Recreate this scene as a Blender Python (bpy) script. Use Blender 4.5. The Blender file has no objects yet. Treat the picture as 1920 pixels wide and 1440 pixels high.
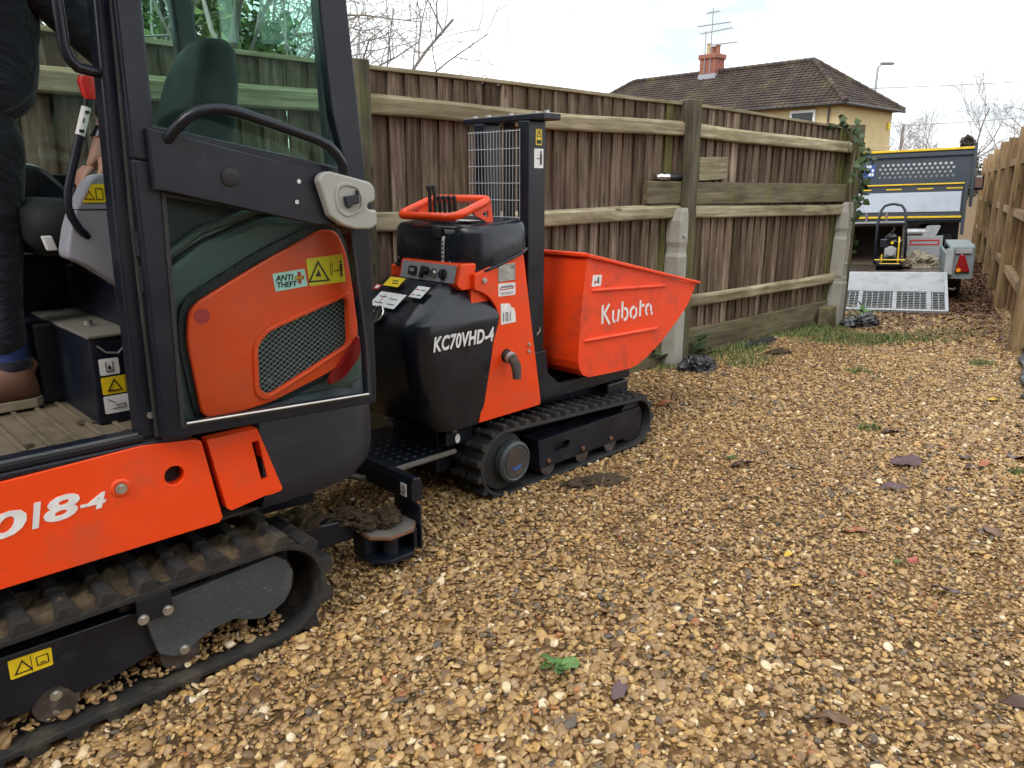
import bpy, bmesh, math, random
import numpy as np
from mathutils import Matrix, Vector, Euler, noise as mnoise

R = math.radians
scene = bpy.context.scene
COL = scene.collection
random.seed(7)
rng = np.random.default_rng(11)

# ------------------------------------------------------------------ camera
cam_d = bpy.data.cameras.new('camera')
cam = bpy.data.objects.new('camera', cam_d)
COL.objects.link(cam)
cam.location = (0, 0, 1.4)
cam.rotation_euler = (R(90 - 14.577), 0, 0)
cam_d.sensor_width = 36.0
cam_d.lens = 1442 / 1920 * 36
cam_d.clip_start = 0.05
cam_d.clip_end = 3000
scene.camera = cam

# ------------------------------------------------------------------ sky and sun (overcast)
SUN_EL, SUN_AZ = R(48), R(-150)          # azimuth measured from +Y towards +X
world = bpy.data.worlds.new('World')
scene.world = world
world.use_nodes = True
wn, wl = world.node_tree.nodes, world.node_tree.links
wn.clear()
w_out = wn.new('ShaderNodeOutputWorld')
w_bg = wn.new('ShaderNodeBackground')
w_bg.inputs['Strength'].default_value = 0.1
w_sky = wn.new('ShaderNodeTexSky')
w_sky.sky_type = 'NISHITA'
w_sky.sun_disc = False
w_sky.sun_elevation = SUN_EL
w_sky.sun_rotation = SUN_AZ
w_tc = wn.new('ShaderNodeTexCoord')
w_map = wn.new('ShaderNodeMapping')
w_map.inputs['Scale'].default_value = (1.0, 1.0, 3.2)
w_map.inputs['Location'].default_value = (0.35, 0.1, 0.0)
w_noise = wn.new('ShaderNodeTexNoise')
w_noise.inputs['Scale'].default_value = 2.3
w_noise.inputs['Detail'].default_value = 6
w_noise.inputs['Roughness'].default_value = 0.55
w_ramp = wn.new('ShaderNodeValToRGB')
w_ramp.color_ramp.elements[0].position = 0.38
w_ramp.color_ramp.elements[0].color = (4.6, 5.1, 5.4, 1)
w_ramp.color_ramp.elements[1].position = 0.58
w_ramp.color_ramp.elements[1].color = (11.6, 11.7, 11.8, 1)
w_mix = wn.new('ShaderNodeMix')
w_mix.data_type = 'RGBA'
w_mix.inputs['Factor'].default_value = 0.93     # cloud cover
wl.new(w_tc.outputs['Generated'], w_map.inputs['Vector'])
wl.new(w_map.outputs['Vector'], w_noise.inputs['Vector'])
wl.new(w_noise.outputs['Fac'], w_ramp.inputs['Fac'])
wl.new(w_sky.outputs['Color'], w_mix.inputs['A'])
wl.new(w_ramp.outputs['Color'], w_mix.inputs['B'])
wl.new(w_mix.outputs['Result'], w_bg.inputs['Color'])
wl.new(w_bg.outputs['Background'], w_out.inputs['Surface'])

sun_d = bpy.data.lights.new('sun', 'SUN')
sun_d.energy = 1.0
sun_d.angle = R(24)
sun_d.color = (1.0, 0.965, 0.91)
sun = bpy.data.objects.new('sun', sun_d)
COL.objects.link(sun)
sd = Vector((math.sin(SUN_AZ) * math.cos(SUN_EL), math.cos(SUN_AZ) * math.cos(SUN_EL), math.sin(SUN_EL)))
sun.rotation_euler = (-sd).to_track_quat('-Z', 'Y').to_euler()

scene.view_settings.view_transform = 'Standard'
scene.view_settings.look = 'None'
scene.view_settings.gamma = 1.0
scene.view_settings.exposure = 1.0
scene.view_settings.use_curve_mapping = False
scene.render.engine = 'CYCLES'
scene.cycles.use_denoising = True
scene.cycles.max_bounces = 6
scene.cycles.diffuse_bounces = 3
scene.cycles.glossy_bounces = 3
scene.cycles.use_adaptive_sampling = True
scene.cycles.adaptive_threshold = 0.03
scene.cycles.transparent_max_bounces = 12
scene.cycles.caustics_reflective = False
scene.cycles.caustics_refractive = False

# ------------------------------------------------------------------ materials
def lin(r, g, b):
    f = lambda c: (c / 255 / 12.92) if c / 255 <= 0.04045 else ((c / 255 + 0.055) / 1.055) ** 2.4
    return (f(r), f(g), f(b))

class N:
    def __init__(s, name):
        s.m = bpy.data.materials.new(name)
        s.m.use_nodes = True
        s.n, s.l = s.m.node_tree.nodes, s.m.node_tree.links
        s.b = s.n['Principled BSDF']
        s.out = s.n['Material Output']
    def new(s, t, **k):
        q = s.n.new('ShaderNode' + t)
        for a, v in k.items():
            if a.startswith('i_'):
                q.inputs[a[2:].replace('_', ' ')].default_value = v
            else:
                setattr(q, a, v)
        return q
    def link(s, a, b): s.l.new(a, b)
    def coord(s, kind='Object', scale=(1, 1, 1), rand=False):
        tc = s.new('TexCoord')
        mp = s.new('Mapping')
        mp.inputs['Scale'].default_value = scale
        s.link(tc.outputs[kind], mp.inputs['Vector'])
        if rand:
            oi = s.new('ObjectInfo')
            mu = s.new('VectorMath', operation='MULTIPLY')
            cb = s.new('CombineXYZ')
            for a in 'XYZ': s.link(oi.outputs['Random'], cb.inputs[a])
            mu.inputs[1].default_value = (37, 53, 71)
            s.link(cb.outputs[0], mu.inputs[0])
            s.link(mu.outputs[0], mp.inputs['Location'])
            s.oi = oi
        return mp.outputs['Vector']
    def noise(s, vec, scale, detail=5, rough=0.55, dist=0.0):
        q = s.new('TexNoise')
        q.inputs['Scale'].default_value = scale
        q.inputs['Detail'].default_value = detail
        q.inputs['Roughness'].default_value = rough
        q.inputs['Distortion'].default_value = dist
        s.link(vec, q.inputs['Vector'])
        return q.outputs['Fac']
    def ramp(s, fac, stops, interp='LINEAR'):
        q = s.new('ValToRGB')
        e = q.color_ramp.elements
        q.color_ramp.interpolation = interp
        while len(e) < len(stops): e.new(0.5)
        for i, (p, c) in enumerate(stops):
            e[i].position = p
            e[i].color = (*c, 1) if len(c) == 3 else c
        s.link(fac, q.inputs['Fac'])
        return q.outputs['Color']
    def mix(s, fac, a, b, blend='MIX'):
        q = s.new('Mix', data_type='RGBA', blend_type=blend)
        for sock, v in (('Factor', fac), ('A', a), ('B', b)):
            i = [k for k in q.inputs if k.name == sock and (k.type == 'RGBA' or sock == 'Factor' and k.type == 'VALUE')][0]
            if hasattr(v, 'is_output'): s.link(v, i)
            else: i.default_value = v if sock == 'Factor' else ((*v, 1) if len(v) == 3 else v)
        return [k for k in q.outputs if k.type == 'RGBA'][0]
    def bump(s, h, strength=0.3, dist=0.01):
        q = s.new('Bump')
        q.inputs['Strength'].default_value = strength
        q.inputs['Distance'].default_value = dist
        s.link(h, q.inputs['Height'])
        s.link(q.outputs['Normal'], s.b.inputs['Normal'])
    def set(s, **k):
        for a, v in k.items():
            i = s.b.inputs[a.replace('_', ' ')]
            if hasattr(v, 'is_output'): s.link(v, i)
            else: i.default_value = (*v, 1) if isinstance(v, tuple) and len(v) == 3 else v

def paint(name, c, rough=0.35, dirt=(0.12, 0.09, 0.06), amount=0.35, scale=6, metal=0.0, coat=0.0, spec=0.5, bump=0.0, scratch=0.0):
    m = N(name)
    v = m.coord()
    n1 = m.noise(v, scale, 8, 0.65)
    f = m.ramp(n1, [(0.5, (0, 0, 0)), (0.78, (amount,) * 3)])
    base = m.mix(f, c, dirt)
    n2 = m.noise(v, scale * 9, 4, 0.6)
    f2 = m.ramp(n2, [(0.62, (0, 0, 0)), (0.75, (amount * 0.5,) * 3)])
    base = m.mix(f2, base, dirt)
    if scratch:
        vs = m.coord(scale=(6, 40, 55))
        n3 = m.noise(vs, 3, 3, 0.7, 1.2)
        f3 = m.ramp(n3, [(0.64, (0, 0, 0)), (0.67, (scratch,) * 3), (0.71, (0, 0, 0))])
        base = m.mix(f3, base, (0.25, 0.26, 0.27))
    rr = m.ramp(n1, [(0.35, (rough,) * 3), (0.8, (min(1, rough + 0.3),) * 3)])
    m.set(Base_Color=base, Roughness=rr, Metallic=metal, Specular_IOR_Level=spec)
    if coat: m.set(Coat_Weight=coat, Coat_Roughness=0.12)
    if bump: m.bump(n2, bump, 0.004)
    return m.m

def plain(name, c, rough=0.5, metal=0.0, spec=0.5):
    m = N(name)
    v = m.coord()
    n = m.noise(v, 25, 4)
    k = m.ramp(n, [(0.3, tuple(x * 0.86 for x in c)), (0.7, tuple(min(1, x * 1.08) for x in c))])
    m.set(Base_Color=k, Roughness=rough, Metallic=metal, Specular_IOR_Level=spec)
    return m.m

def wood(name, dark, mid, light, rough=0.8, green=0.0, along='Z', contrast=1.0, knots=True):
    m = N(name)
    st = {'Z': (1, 1, 0.06), 'X': (0.06, 1, 1), 'Y': (1, 0.06, 1)}[along]
    v = m.coord(scale=st, rand=True)
    g = m.noise(v, 38, 7, 0.62, 0.4)
    c = m.ramp(g, [(0.30, dark), (0.50, mid), (0.72, light)])
    v2 = m.coord(scale=tuple(0.25 if q < 1 else 1 for q in st), rand=True)
    p = m.noise(v2, 4.5, 4, 0.6, 0.6)
    pf = m.ramp(p, [(0.36, (0.62, 0.58, 0.55)), (0.50, (1, 1, 1)), (0.68, (1.35, 1.36, 1.36))])
    c = m.mix(1.0, c, pf, 'MULTIPLY')
    tint = m.ramp(m.oi.outputs['Random'], [(0.0, (0.55, 0.50, 0.46)), (0.3, (0.85, 0.82, 0.79)), (0.75, (1.08, 1.06, 1.04)), (0.93, (1.25, 1.24, 1.22)), (1.0, (1.75, 1.78, 1.75))])
    c = m.mix(contrast, c, tint, 'MULTIPLY')
    if knots:
        vk = m.coord(scale=tuple(0.35 if q < 1 else 1.3 for q in st), rand=True)
        vo = m.new('TexVoronoi')
        vo.inputs['Scale'].default_value = 6
        m.link(vk, vo.inputs['Vector'])
        kf = m.ramp(vo.outputs['Distance'], [(0.05, (0.85,) * 3), (0.11, (0, 0, 0))])
        c = m.mix(kf, c, tuple(x * 0.35 for x in dark))
    if green:
        gq = m.noise(m.coord(scale=(1, 1, 0.5), rand=True), 5, 5, 0.6)
        gf = m.ramp(gq, [(0.42, (0, 0, 0)), (0.66, (green,) * 3)])
        c = m.mix(gf, c, (0.145, 0.15, 0.045))
    m.set(Base_Color=c, Roughness=rough, Specular_IOR_Level=0.25)
    m.bump(g, 0.35, 0.004)
    return m.m

def glassy(name, tint, mixf=0.12, rough=0.02):
    m = N(name)
    m.n.remove(m.b)
    t = m.new('BsdfTransparent'); t.inputs['Color'].default_value = (*tint, 1)
    g = m.new('BsdfGlossy'); g.inputs['Roughness'].default_value = rough
    g.inputs['Color'].default_value = (0.9, 1.0, 0.97, 1)
    lw = m.new('LayerWeight'); lw.inputs['Blend'].default_value = 0.5
    pw = m.new('Math', operation='POWER'); m.link(lw.outputs['Facing'], pw.inputs[0]); pw.inputs[1].default_value = 4.0
    fr = m.new('Math', operation='MULTIPLY_ADD'); m.link(pw.outputs[0], fr.inputs[0]); fr.inputs[1].default_value = 0.4; fr.inputs[2].default_value = 0.005
    d = m.new('BsdfDiffuse'); d.inputs['Color'].default_value = (0.32, 0.36, 0.34, 1)
    v = m.coord()
    dn = m.noise(v, 7, 8, 0.7)
    df = m.ramp(dn, [(0.52, (0, 0, 0)), (0.80, (mixf,) * 3)])
    s2 = m.noise(v, 120, 2, 0.5)
    df2 = m.ramp(s2, [(0.72, (0, 0, 0)), (0.76, (mixf * 3,) * 3)])
    ad = m.new('Math', operation='ADD'); m.link(df, ad.inputs[0]); m.link(df2, ad.inputs[1])
    m1 = m.new('MixShader'); m2 = m.new('MixShader')
    m.link(fr.outputs[0], m1.inputs[0]); m.link(t.outputs[0], m1.inputs[1]); m.link(g.outputs[0], m1.inputs[2])
    m.link(ad.outputs[0], m2.inputs[0]); m.link(m1.outputs[0], m2.inputs[1]); m.link(d.outputs[0], m2.inputs[2])
    m.link(m2.outputs[0], m.out.inputs['Surface'])
    return m.m

def wet_plastic():
    m = N('wet_black_plastic')
    v = m.coord()
    n1 = m.noise(v, 5, 6, 0.6)
    c = m.ramp(n1, [(0.35, (0.005, 0.007, 0.013)), (0.7, (0.012, 0.015, 0.023))])
    vo = m.new('TexVoronoi'); vo.inputs['Scale'].default_value = 95
    m.link(v, vo.inputs['Vector'])
    n2 = m.noise(v, 9, 3, 0.5)
    ga = m.ramp(n2, [(0.45, (0, 0, 0)), (0.6, (1, 1, 1))])
    dr = m.ramp(vo.outputs['Distance'], [(0.10, (1, 1, 1)), (0.30, (0, 0, 0))])
    h = m.mix(1.0, dr, ga, 'MULTIPLY')
    m.set(Base_Color=c, Roughness=m.ramp(n1, [(0.35, (0.20,) * 3), (0.75, (0.40,) * 3)]), Specular_IOR_Level=0.5)
    m.bump(h, 0.22, 0.002)
    return m.m
def cloth(name, c):
    m = N(name)
    v = m.coord(scale=(1, 1, 2.2))
    n = m.noise(v, 6, 3, 0.5, 1.4)
    f = m.noise(v, 300, 2, 0.5)
    k = m.ramp(n, [(0.35, tuple(x * 0.7 for x in c)), (0.7, tuple(x * 1.5 for x in c))])
    m.set(Base_Color=k, Roughness=0.8, Specular_IOR_Level=0.25, Sheen_Weight=0.15)
    m.bump(n, 0.9, 0.035)
    return m.m
MAT = {}
MAT['orange'] = paint('orange_paint', (0.86, 0.060, 0.003), 0.3, (0.26, 0.09, 0.045), 0.42, 6, coat=0.25)
MAT['orange_skip'] = paint('orange_skip_paint', (0.86, 0.058, 0.006), 0.36, (0.15, 0.05, 0.03), 0.6, 7, coat=0.1, bump=0.05, scratch=0.22)
MAT['black'] = paint('black_paint', (0.006, 0.0085, 0.016), 0.26, (0.03, 0.032, 0.036), 0.35, 7, spec=0.4)
MAT['plastic'] = wet_plastic()
MAT['scratched'] = paint('scratched_steel', (0.040, 0.048, 0.054), 0.42, (0.11, 0.12, 0.12), 0.7, 5, scratch=0.8)
MAT['counterweight'] = paint('counterweight_paint', (0.011, 0.0145, 0.026), 0.42, (0.09, 0.09, 0.09), 0.35, 9, bump=0.05)
MAT['rubber'] = paint('rubber', (0.022, 0.021, 0.020), 0.72, (0.13, 0.105, 0.07), 0.8, 6, bump=0.4, spec=0.3)
MAT['rubber_black'] = paint('rubber_black', (0.014, 0.014, 0.015), 0.55, (0.09, 0.08, 0.065), 0.5, 8, bump=0.3)
MAT['mud'] = paint('mud', (0.055, 0.040, 0.025), 0.9, (0.14, 0.105, 0.065), 0.9, 22, bump=1.0, spec=0.15)
MAT['grey_plastic'] = paint('grey_plastic', (0.36, 0.36, 0.33), 0.42, (0.22, 0.2, 0.17), 0.25, 6)
MAT['console'] = paint('console_plastic', (0.27, 0.27, 0.31), 0.42, (0.18, 0.17, 0.16), 0.3, 6)
MAT['steel'] = plain('bright_steel', (0.55, 0.55, 0.53), 0.32, 0.9)
MAT['chrome'] = plain('chrome', (0.75, 0.76, 0.78), 0.12, 1.0)
MAT['zinc'] = paint('galvanised', (0.42, 0.45, 0.47), 0.48, (0.2, 0.19, 0.17), 0.45, 9, metal=0.55)
MAT['trailer'] = paint('trailer_grey', (0.17, 0.21, 0.22), 0.5, (0.12, 0.11, 0.09), 0.45, 6)
MAT['alu'] = paint('aluminium_plate', (0.32, 0.33, 0.345), 0.5, (0.15, 0.135, 0.115), 0.6, 7, metal=0.2)
MAT['white'] = plain('white_print', (0.80, 0.80, 0.79), 0.45)
MAT['yellow'] = plain('yellow_print', (0.85, 0.62, 0.015), 0.4)
MAT['ink'] = plain('black_print', (0.012, 0.012, 0.012), 0.5)
MAT['red'] = plain('red_print', (0.50, 0.03, 0.03), 0.5)
MAT['faded_red'] = plain('faded_red_scrap', (0.40, 0.11, 0.09), 0.6)
MAT['redplastic'] = plain('red_plastic', (0.66, 0.03, 0.025), 0.35)
MAT['blue'] = plain('blue_print', (0.04, 0.10, 0.32), 0.5)
MAT['teal'] = plain('pale_teal_print', (0.50, 0.72, 0.68), 0.4)
MAT['silver'] = plain('silver_label', (0.50, 0.50, 0.46), 0.35, 0.5)
MAT['amber'] = plain('amber_lens', (0.85, 0.33, 0.02), 0.15)
MAT['lens'] = plain('red_lens', (0.24, 0.006, 0.008), 0.12)
MAT['rust'] = paint('rusty_steel', (0.16, 0.075, 0.035), 0.75, (0.05, 0.035, 0.025), 0.8, 10, bump=0.4)
MAT['rust_dark'] = paint('sooty_steel', (0.045, 0.032, 0.026), 0.6, (0.25, 0.2, 0.17), 0.6, 25, bump=0.4)
MAT['brownsteel'] = paint('brown_bucket', (0.10, 0.075, 0.055), 0.6, (0.2, 0.16, 0.12), 0.6, 6)
MAT['seat'] = paint('seat_vinyl', (0.007, 0.009, 0.010), 0.6, (0.018, 0.020, 0.020), 0.5, 5, spec=0.25)
MAT['mat'] = paint('floor_mat', (0.145, 0.115, 0.078), 0.85, (0.045, 0.036, 0.026), 0.9, 9, bump=0.3, spec=0.15)
MAT['dust'] = paint('dusty_steel', (0.13, 0.12, 0.10), 0.8, (0.05, 0.045, 0.04), 0.7, 8)
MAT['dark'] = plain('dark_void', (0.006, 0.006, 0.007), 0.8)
MAT['shell'] = paint('body_shell', (0.050, 0.072, 0.070), 0.35, (0.06, 0.06, 0.06), 0.4, 4)
MAT['glass'] = glassy('tinted_glass', (0.74, 0.92, 0.85), 0.035)
MAT['glass_low'] = glassy('tinted_glass_low', (0.90, 0.97, 0.95), 0.035)
MAT['winglass'] = plain('window_glass', (0.02, 0.025, 0.03), 0.08)
MAT['board'] = wood('weathered_board', (0.048, 0.031, 0.022), (0.135, 0.096, 0.070), (0.30, 0.245, 0.195), green=0.15)
MAT['board_green'] = wood('algae_board', (0.05, 0.042, 0.02), (0.12, 0.11, 0.05), (0.21, 0.20, 0.10), green=0.9)
MAT['rail'] = wood('weathered_rail', (0.135, 0.112, 0.068), (0.28, 0.243, 0.158), (0.44, 0.40, 0.285), green=0.3, along='X', contrast=0.4)
MAT['post'] = wood('post_timber', (0.040, 0.034, 0.025), (0.085, 0.075, 0.055), (0.15, 0.135, 0.10), green=0.6, contrast=0.3)
MAT['gravel_board'] = wood('gravel_board_timber', (0.06, 0.048, 0.032), (0.13, 0.11, 0.073), (0.21, 0.185, 0.125), green=0.5, along='X', contrast=0.3)
MAT['larch'] = wood('new_larch_board', (0.17, 0.105, 0.058), (0.30, 0.195, 0.11), (0.43, 0.30, 0.18), contrast=0.7)
MAT['larch_post'] = wood('new_larch_post', (0.155, 0.098, 0.052), (0.27, 0.183, 0.10), (0.39, 0.285, 0.175), green=0.12, contrast=0.5)
MAT['concrete'] = paint('concrete_spur', (0.33, 0.32, 0.28), 0.9, (0.17, 0.17, 0.10), 0.75, 5, bump=0.5, spec=0.2)
MAT['bag'] = paint('black_polythene', (0.018, 0.018, 0.022), 0.28, (0.07, 0.065, 0.06), 0.35, 12)
MAT['foil'] = plain('foil', (0.7, 0.7, 0.72), 0.2, 1.0)
MAT['canvas'] = paint('canvas', (0.27, 0.235, 0.175), 0.85, (0.13, 0.11, 0.08), 0.6, 6, spec=0.2)
MAT['render'] = paint('cream_render', (0.58, 0.47, 0.26), 0.9, (0.40, 0.32, 0.18), 0.6, 0.9, spec=0.2)
MAT['tile'] = None
MAT['brick'] = None
MAT['upvc'] = plain('white_frame', (0.78, 0.79, 0.80), 0.35)
MAT['lead'] = plain('lead_flashing', (0.34, 0.36, 0.40), 0.6)
MAT['terracotta'] = plain('terracotta', (0.30, 0.12, 0.08), 0.8)
MAT['buff'] = plain('buff_pot', (0.60, 0.45, 0.27), 0.8)
MAT['gutter'] = plain('gutter_black', (0.02, 0.02, 0.022), 0.4)
MAT['metalgrey'] = plain('grey_metal', (0.30, 0.32, 0.34), 0.5, 0.4)
MAT['tipper'] = paint('tipper_grey', (0.045, 0.058, 0.076), 0.45, (0.10, 0.10, 0.10), 0.4, 3)
MAT['tailgate'] = paint('tailgate_silver', (0.50, 0.56, 0.66), 0.5, (0.30, 0.32, 0.35), 0.5, 3)
MAT['yellow_paint'] = paint('yellow_paint', (0.80, 0.53, 0.02), 0.4, (0.16, 0.12, 0.06), 0.4, 6)
MAT['cabwhite'] = paint('van_white', (0.75, 0.76, 0.77), 0.3, (0.4, 0.38, 0.34), 0.25, 3)
MAT['ply'] = paint('wet_plywood', (0.075, 0.058, 0.05), 0.22, (0.13, 0.105, 0.085), 0.6, 3)
MAT['bark'] = paint('bark', (0.20, 0.17, 0.145), 0.9, (0.08, 0.07, 0.05), 0.6, 9, spec=0.15)
MAT['twig'] = paint('twig', (0.27, 0.235, 0.21), 0.9, (0.12, 0.10, 0.08), 0.5, 9, spec=0.15)
MAT['fartwig'] = paint('far_twig', (0.30, 0.26, 0.25), 0.9, (0.24, 0.20, 0.19), 0.5, 2, spec=0.1)
MAT['jacket'] = cloth('jacket_cloth', (0.017, 0.020, 0.030))
MAT['trousers'] = cloth('trouser_cloth', (0.013, 0.016, 0.023))
MAT['sock'] = plain('blue_sock', (0.016, 0.035, 0.14), 0.9)
MAT['leather'] = paint('brown_leather', (0.135, 0.06, 0.034), 0.6, (0.06, 0.04, 0.03), 0.7, 14, bump=0.3)
MAT['sole'] = paint('beige_sole', (0.27, 0.23, 0.155), 0.8, (0.10, 0.08, 0.05), 0.7, 14)
MAT['skin'] = plain('skin', (0.50, 0.27, 0.19), 0.5)
MAT['hair'] = plain('hair', (0.04, 0.03, 0.02), 0.7)

def leafmat(name, stops, rough=0.5, gloss=0.4):
    m = N(name)
    oi = m.new('ObjectInfo')
    at = m.new('Attribute'); at.attribute_name = 'tone'
    ad = m.new('Math', operation='ADD'); m.link(oi.outputs['Random'], ad.inputs[0]); m.link(at.outputs['Fac'], ad.inputs[1])
    fr = m.new('Math', operation='FRACT'); m.link(ad.outputs[0], fr.inputs[0])
    c = m.ramp(fr.outputs[0], stops)
    n = m.noise(m.coord(), 40, 4)
    c = m.mix(m.ramp(n, [(0.4, (0, 0, 0)), (0.7, (0.4,) * 3)]), c, tuple(x * 0.5 for x in stops[0][1]))
    m.set(Base_Color=c, Roughness=rough, Specular_IOR_Level=gloss)
    return m.m
MAT['weed'] = leafmat('weed_leaf', [(0, (0.05, 0.12, 0.03)), (0.5, (0.085, 0.19, 0.04)), (1, (0.13, 0.24, 0.07))])
MAT['ivy'] = leafmat('ivy_leaf', [(0, (0.026, 0.055, 0.02)), (0.6, (0.055, 0.10, 0.036)), (1, (0.12, 0.16, 0.075))])
MAT['hedge'] = leafmat('hedge_leaf', [(0, (0.08, 0.14, 0.03)), (0.5, (0.16, 0.25, 0.06)), (1, (0.28, 0.34, 0.11))], 0.6)
MAT['grass'] = leafmat('grass_blade', [(0, (0.07, 0.115, 0.03)), (0.6, (0.125, 0.18, 0.05)), (1, (0.25, 0.25, 0.11))], 0.6)
MAT['deadleaf'] = leafmat('dead_leaf', [(0, (0.075, 0.035, 0.025)), (0.5, (0.13, 0.06, 0.03)), (1, (0.22, 0.12, 0.06))], 0.4)
MAT['straw'] = leafmat('straw', [(0, (0.20, 0.15, 0.08)), (1, (0.34, 0.27, 0.15))], 0.7)
MAT['yleaf'] = plain('yellow_leaf', (0.55, 0.36, 0.03), 0.5)
MAT['rleaf'] = plain('rust_leaf', (0.30, 0.10, 0.035), 0.4)
MAT['purple'] = plain('purple_leaf', (0.10, 0.055, 0.06), 0.4)
MAT['conifer'] = leafmat('conifer_leaf', [(0, (0.05, 0.045, 0.035)), (1, (0.13, 0.11, 0.09))], 0.8)

# gravel pebbles: colour from a per-pebble attribute carried by the scatter points
def gravel_mat():
    m = N('gravel_stone')
    at = m.new('Attribute'); at.attribute_name = 'tone'; at.attribute_type = 'INSTANCER'
    c = m.ramp(at.outputs['Fac'], [
        (0.00, lin(84, 79, 76)), (0.05, lin(98, 84, 66)), (0.14, lin(112, 86, 54)), (0.30, lin(143, 112, 68)),
        (0.46, lin(166, 134, 86)), (0.58, lin(152, 127, 92)), (0.70, lin(184, 146, 82)), (0.82, lin(194, 165, 113)),
        (0.91, lin(206, 184, 140)), (0.955, lin(218, 204, 176)), (0.965, lin(172, 116, 62)), (1.0, lin(150, 92, 54))])
    v = m.coord(scale=(1, 1, 1))
    n = m.noise(v, 2.2, 5, 0.6)
    k = m.ramp(n, [(0.32, (0.74, 0.70, 0.66)), (0.6, (1.06, 1.05, 1.03))])
    c = m.mix(1.0, c, k, 'MULTIPLY')
    hs_ = m.new('HueSaturation'); hs_.inputs['Saturation'].default_value = 0.97; m.link(c, hs_.inputs['Color']); c = hs_.outputs['Color']
    m.set(Base_Color=c, Roughness=0.42, Specular_IOR_Level=0.5)
    m.bump(n, 0.12, 0.12)
    return m.m
MAT['gravel'] = gravel_mat()

def ground_mat():
    m = N('ground')
    v = m.coord('Object')
    vo = m.new('TexVoronoi'); vo.inputs['Scale'].default_value = 48
    m.link(v, vo.inputs['Vector'])
    sx = m.new('SeparateColor'); m.link(vo.outputs['Color'], sx.inputs[0])
    c = m.ramp(sx.outputs[0], [(0, lin(92, 72, 48)), (0.4, lin(124, 96, 60)), (0.8, lin(150, 118, 76)), (1, lin(172, 142, 98))])
    d = m.ramp(vo.outputs['Distance'], [(0.25, (1, 1, 1)), (0.6, (0.45, 0.42, 0.4))])
    c = m.mix(1.0, c, d, 'MULTIPLY')
    n = m.noise(v, 1.4, 6, 0.6)
    c = m.mix(m.ramp(n, [(0.42, (0, 0, 0)), (0.7, (0.55,) * 3)]), c, (0.055, 0.042, 0.026))
    m.set(Base_Color=c, Roughness=0.8, Specular_IOR_Level=0.2)
    m.bump(vo.outputs['Distance'], -0.8, 0.02)
    return m.m
MAT['ground'] = ground_mat()

def tile_mat():
    m = N('roof_tile')
    v = m.coord('Object')
    n = m.noise(v, 1.1, 6, 0.65)
    c = m.ramp(n, [(0.3, lin(50, 42, 39)), (0.55, lin(72, 61, 56)), (0.75, lin(94, 82, 77))])
    n2 = m.noise(v, 26, 3, 0.6)
    c = m.mix(m.ramp(n2, [(0.6, (0, 0, 0)), (0.8, (0.35,) * 3)]), c, lin(150, 140, 132))
    n3 = m.noise(v, 0.55, 4, 0.6)
    c = m.mix(m.ramp(n3, [(0.52, (0, 0, 0)), (0.68, (0.6,) * 3)]), c, lin(88, 84, 52))
    m.set(Base_Color=c, Roughness=0.8, Specular_IOR_Level=0.3)
    return m.m
MAT['tile'] = tile_mat()
def brick_mat():
    m = N('chimney_brick')
    tc = m.new('TexCoord')
    br = m.new('TexBrick')
    br.inputs['Scale'].default_value = 1.0
    br.inputs['Brick Width'].default_value = 0.225; br.inputs['Row Height'].default_value = 0.075
    br.inputs['Mortar Size'].default_value = 0.008
    br.inputs['Color1'].default_value = (*lin(150, 84, 66), 1); br.inputs['Color2'].default_value = (*lin(126, 66, 54), 1)
    br.inputs['Mortar'].default_value = (*lin(170, 140, 124), 1)
    sp = m.new('SeparateXYZ'); m.link(tc.outputs['Object'], sp.inputs[0])
    ad = m.new('Math', operation='ADD'); m.link(sp.outputs['X'], ad.inputs[0]); m.link(sp.outputs['Y'], ad.inputs[1])
    cb = m.new('CombineXYZ'); m.link(ad.outputs[0], cb.inputs['X']); m.link(sp.outputs['Z'], cb.inputs['Y'])
    m.link(cb.outputs[0], br.inputs['Vector'])
    m.set(Base_Color=br.outputs['Color'], Roughness=0.85, Specular_IOR_Level=0.2)
    return m.m
MAT['brick'] = brick_mat()

# ------------------------------------------------------------------ mesh helpers
def ray_poly(c, a, poly):
    dx, dy = math.cos(a), math.sin(a)
    best = None
    for i in range(len(poly)):
        (x1, y1), (x2, y2) = poly[i], poly[(i + 1) % len(poly)]
        ex, ey = x2 - x1, y2 - y1
        den = dx * ey - dy * ex
        if abs(den) < 1e-12: continue
        t = ((x1 - c[0]) * ey - (y1 - c[1]) * ex) / den
        u = ((x1 - c[0]) * dy - (y1 - c[1]) * dx) / den
        if t > 0 and -1e-6 <= u <= 1 + 1e-6 and (best is None or t < best): best = t
    return (c[0] + dx * best, c[1] + dy * best)

def circle(cx, cy, r, n=24, ry=None):
    return [(cx + r * math.cos(2 * math.pi * i / n), cy + (ry or r) * math.sin(2 * math.pi * i / n)) for i in range(n)]

def rounded(poly, r, seg=4):
    out = []
    n = len(poly)
    for i in range(n):
        p, a, b = Vector(poly[i]), Vector(poly[i - 1]), Vector(poly[(i + 1) % n])
        rr = r[i] if isinstance(r, (list, tuple)) else r
        da, db = (a - p), (b - p)
        k = min(rr, da.length * 0.45, db.length * 0.45)
        if k < 1e-5: out.append(tuple(p)); continue
        p0, p1 = p + da.normalized() * k, p + db.normalized() * k
        for j in range(seg + 1):
            t = j / seg
            q = p0 * (1 - t) ** 2 + p * 2 * t * (1 - t) + p1 * t * t
            out.append(tuple(q))
    return out

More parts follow.
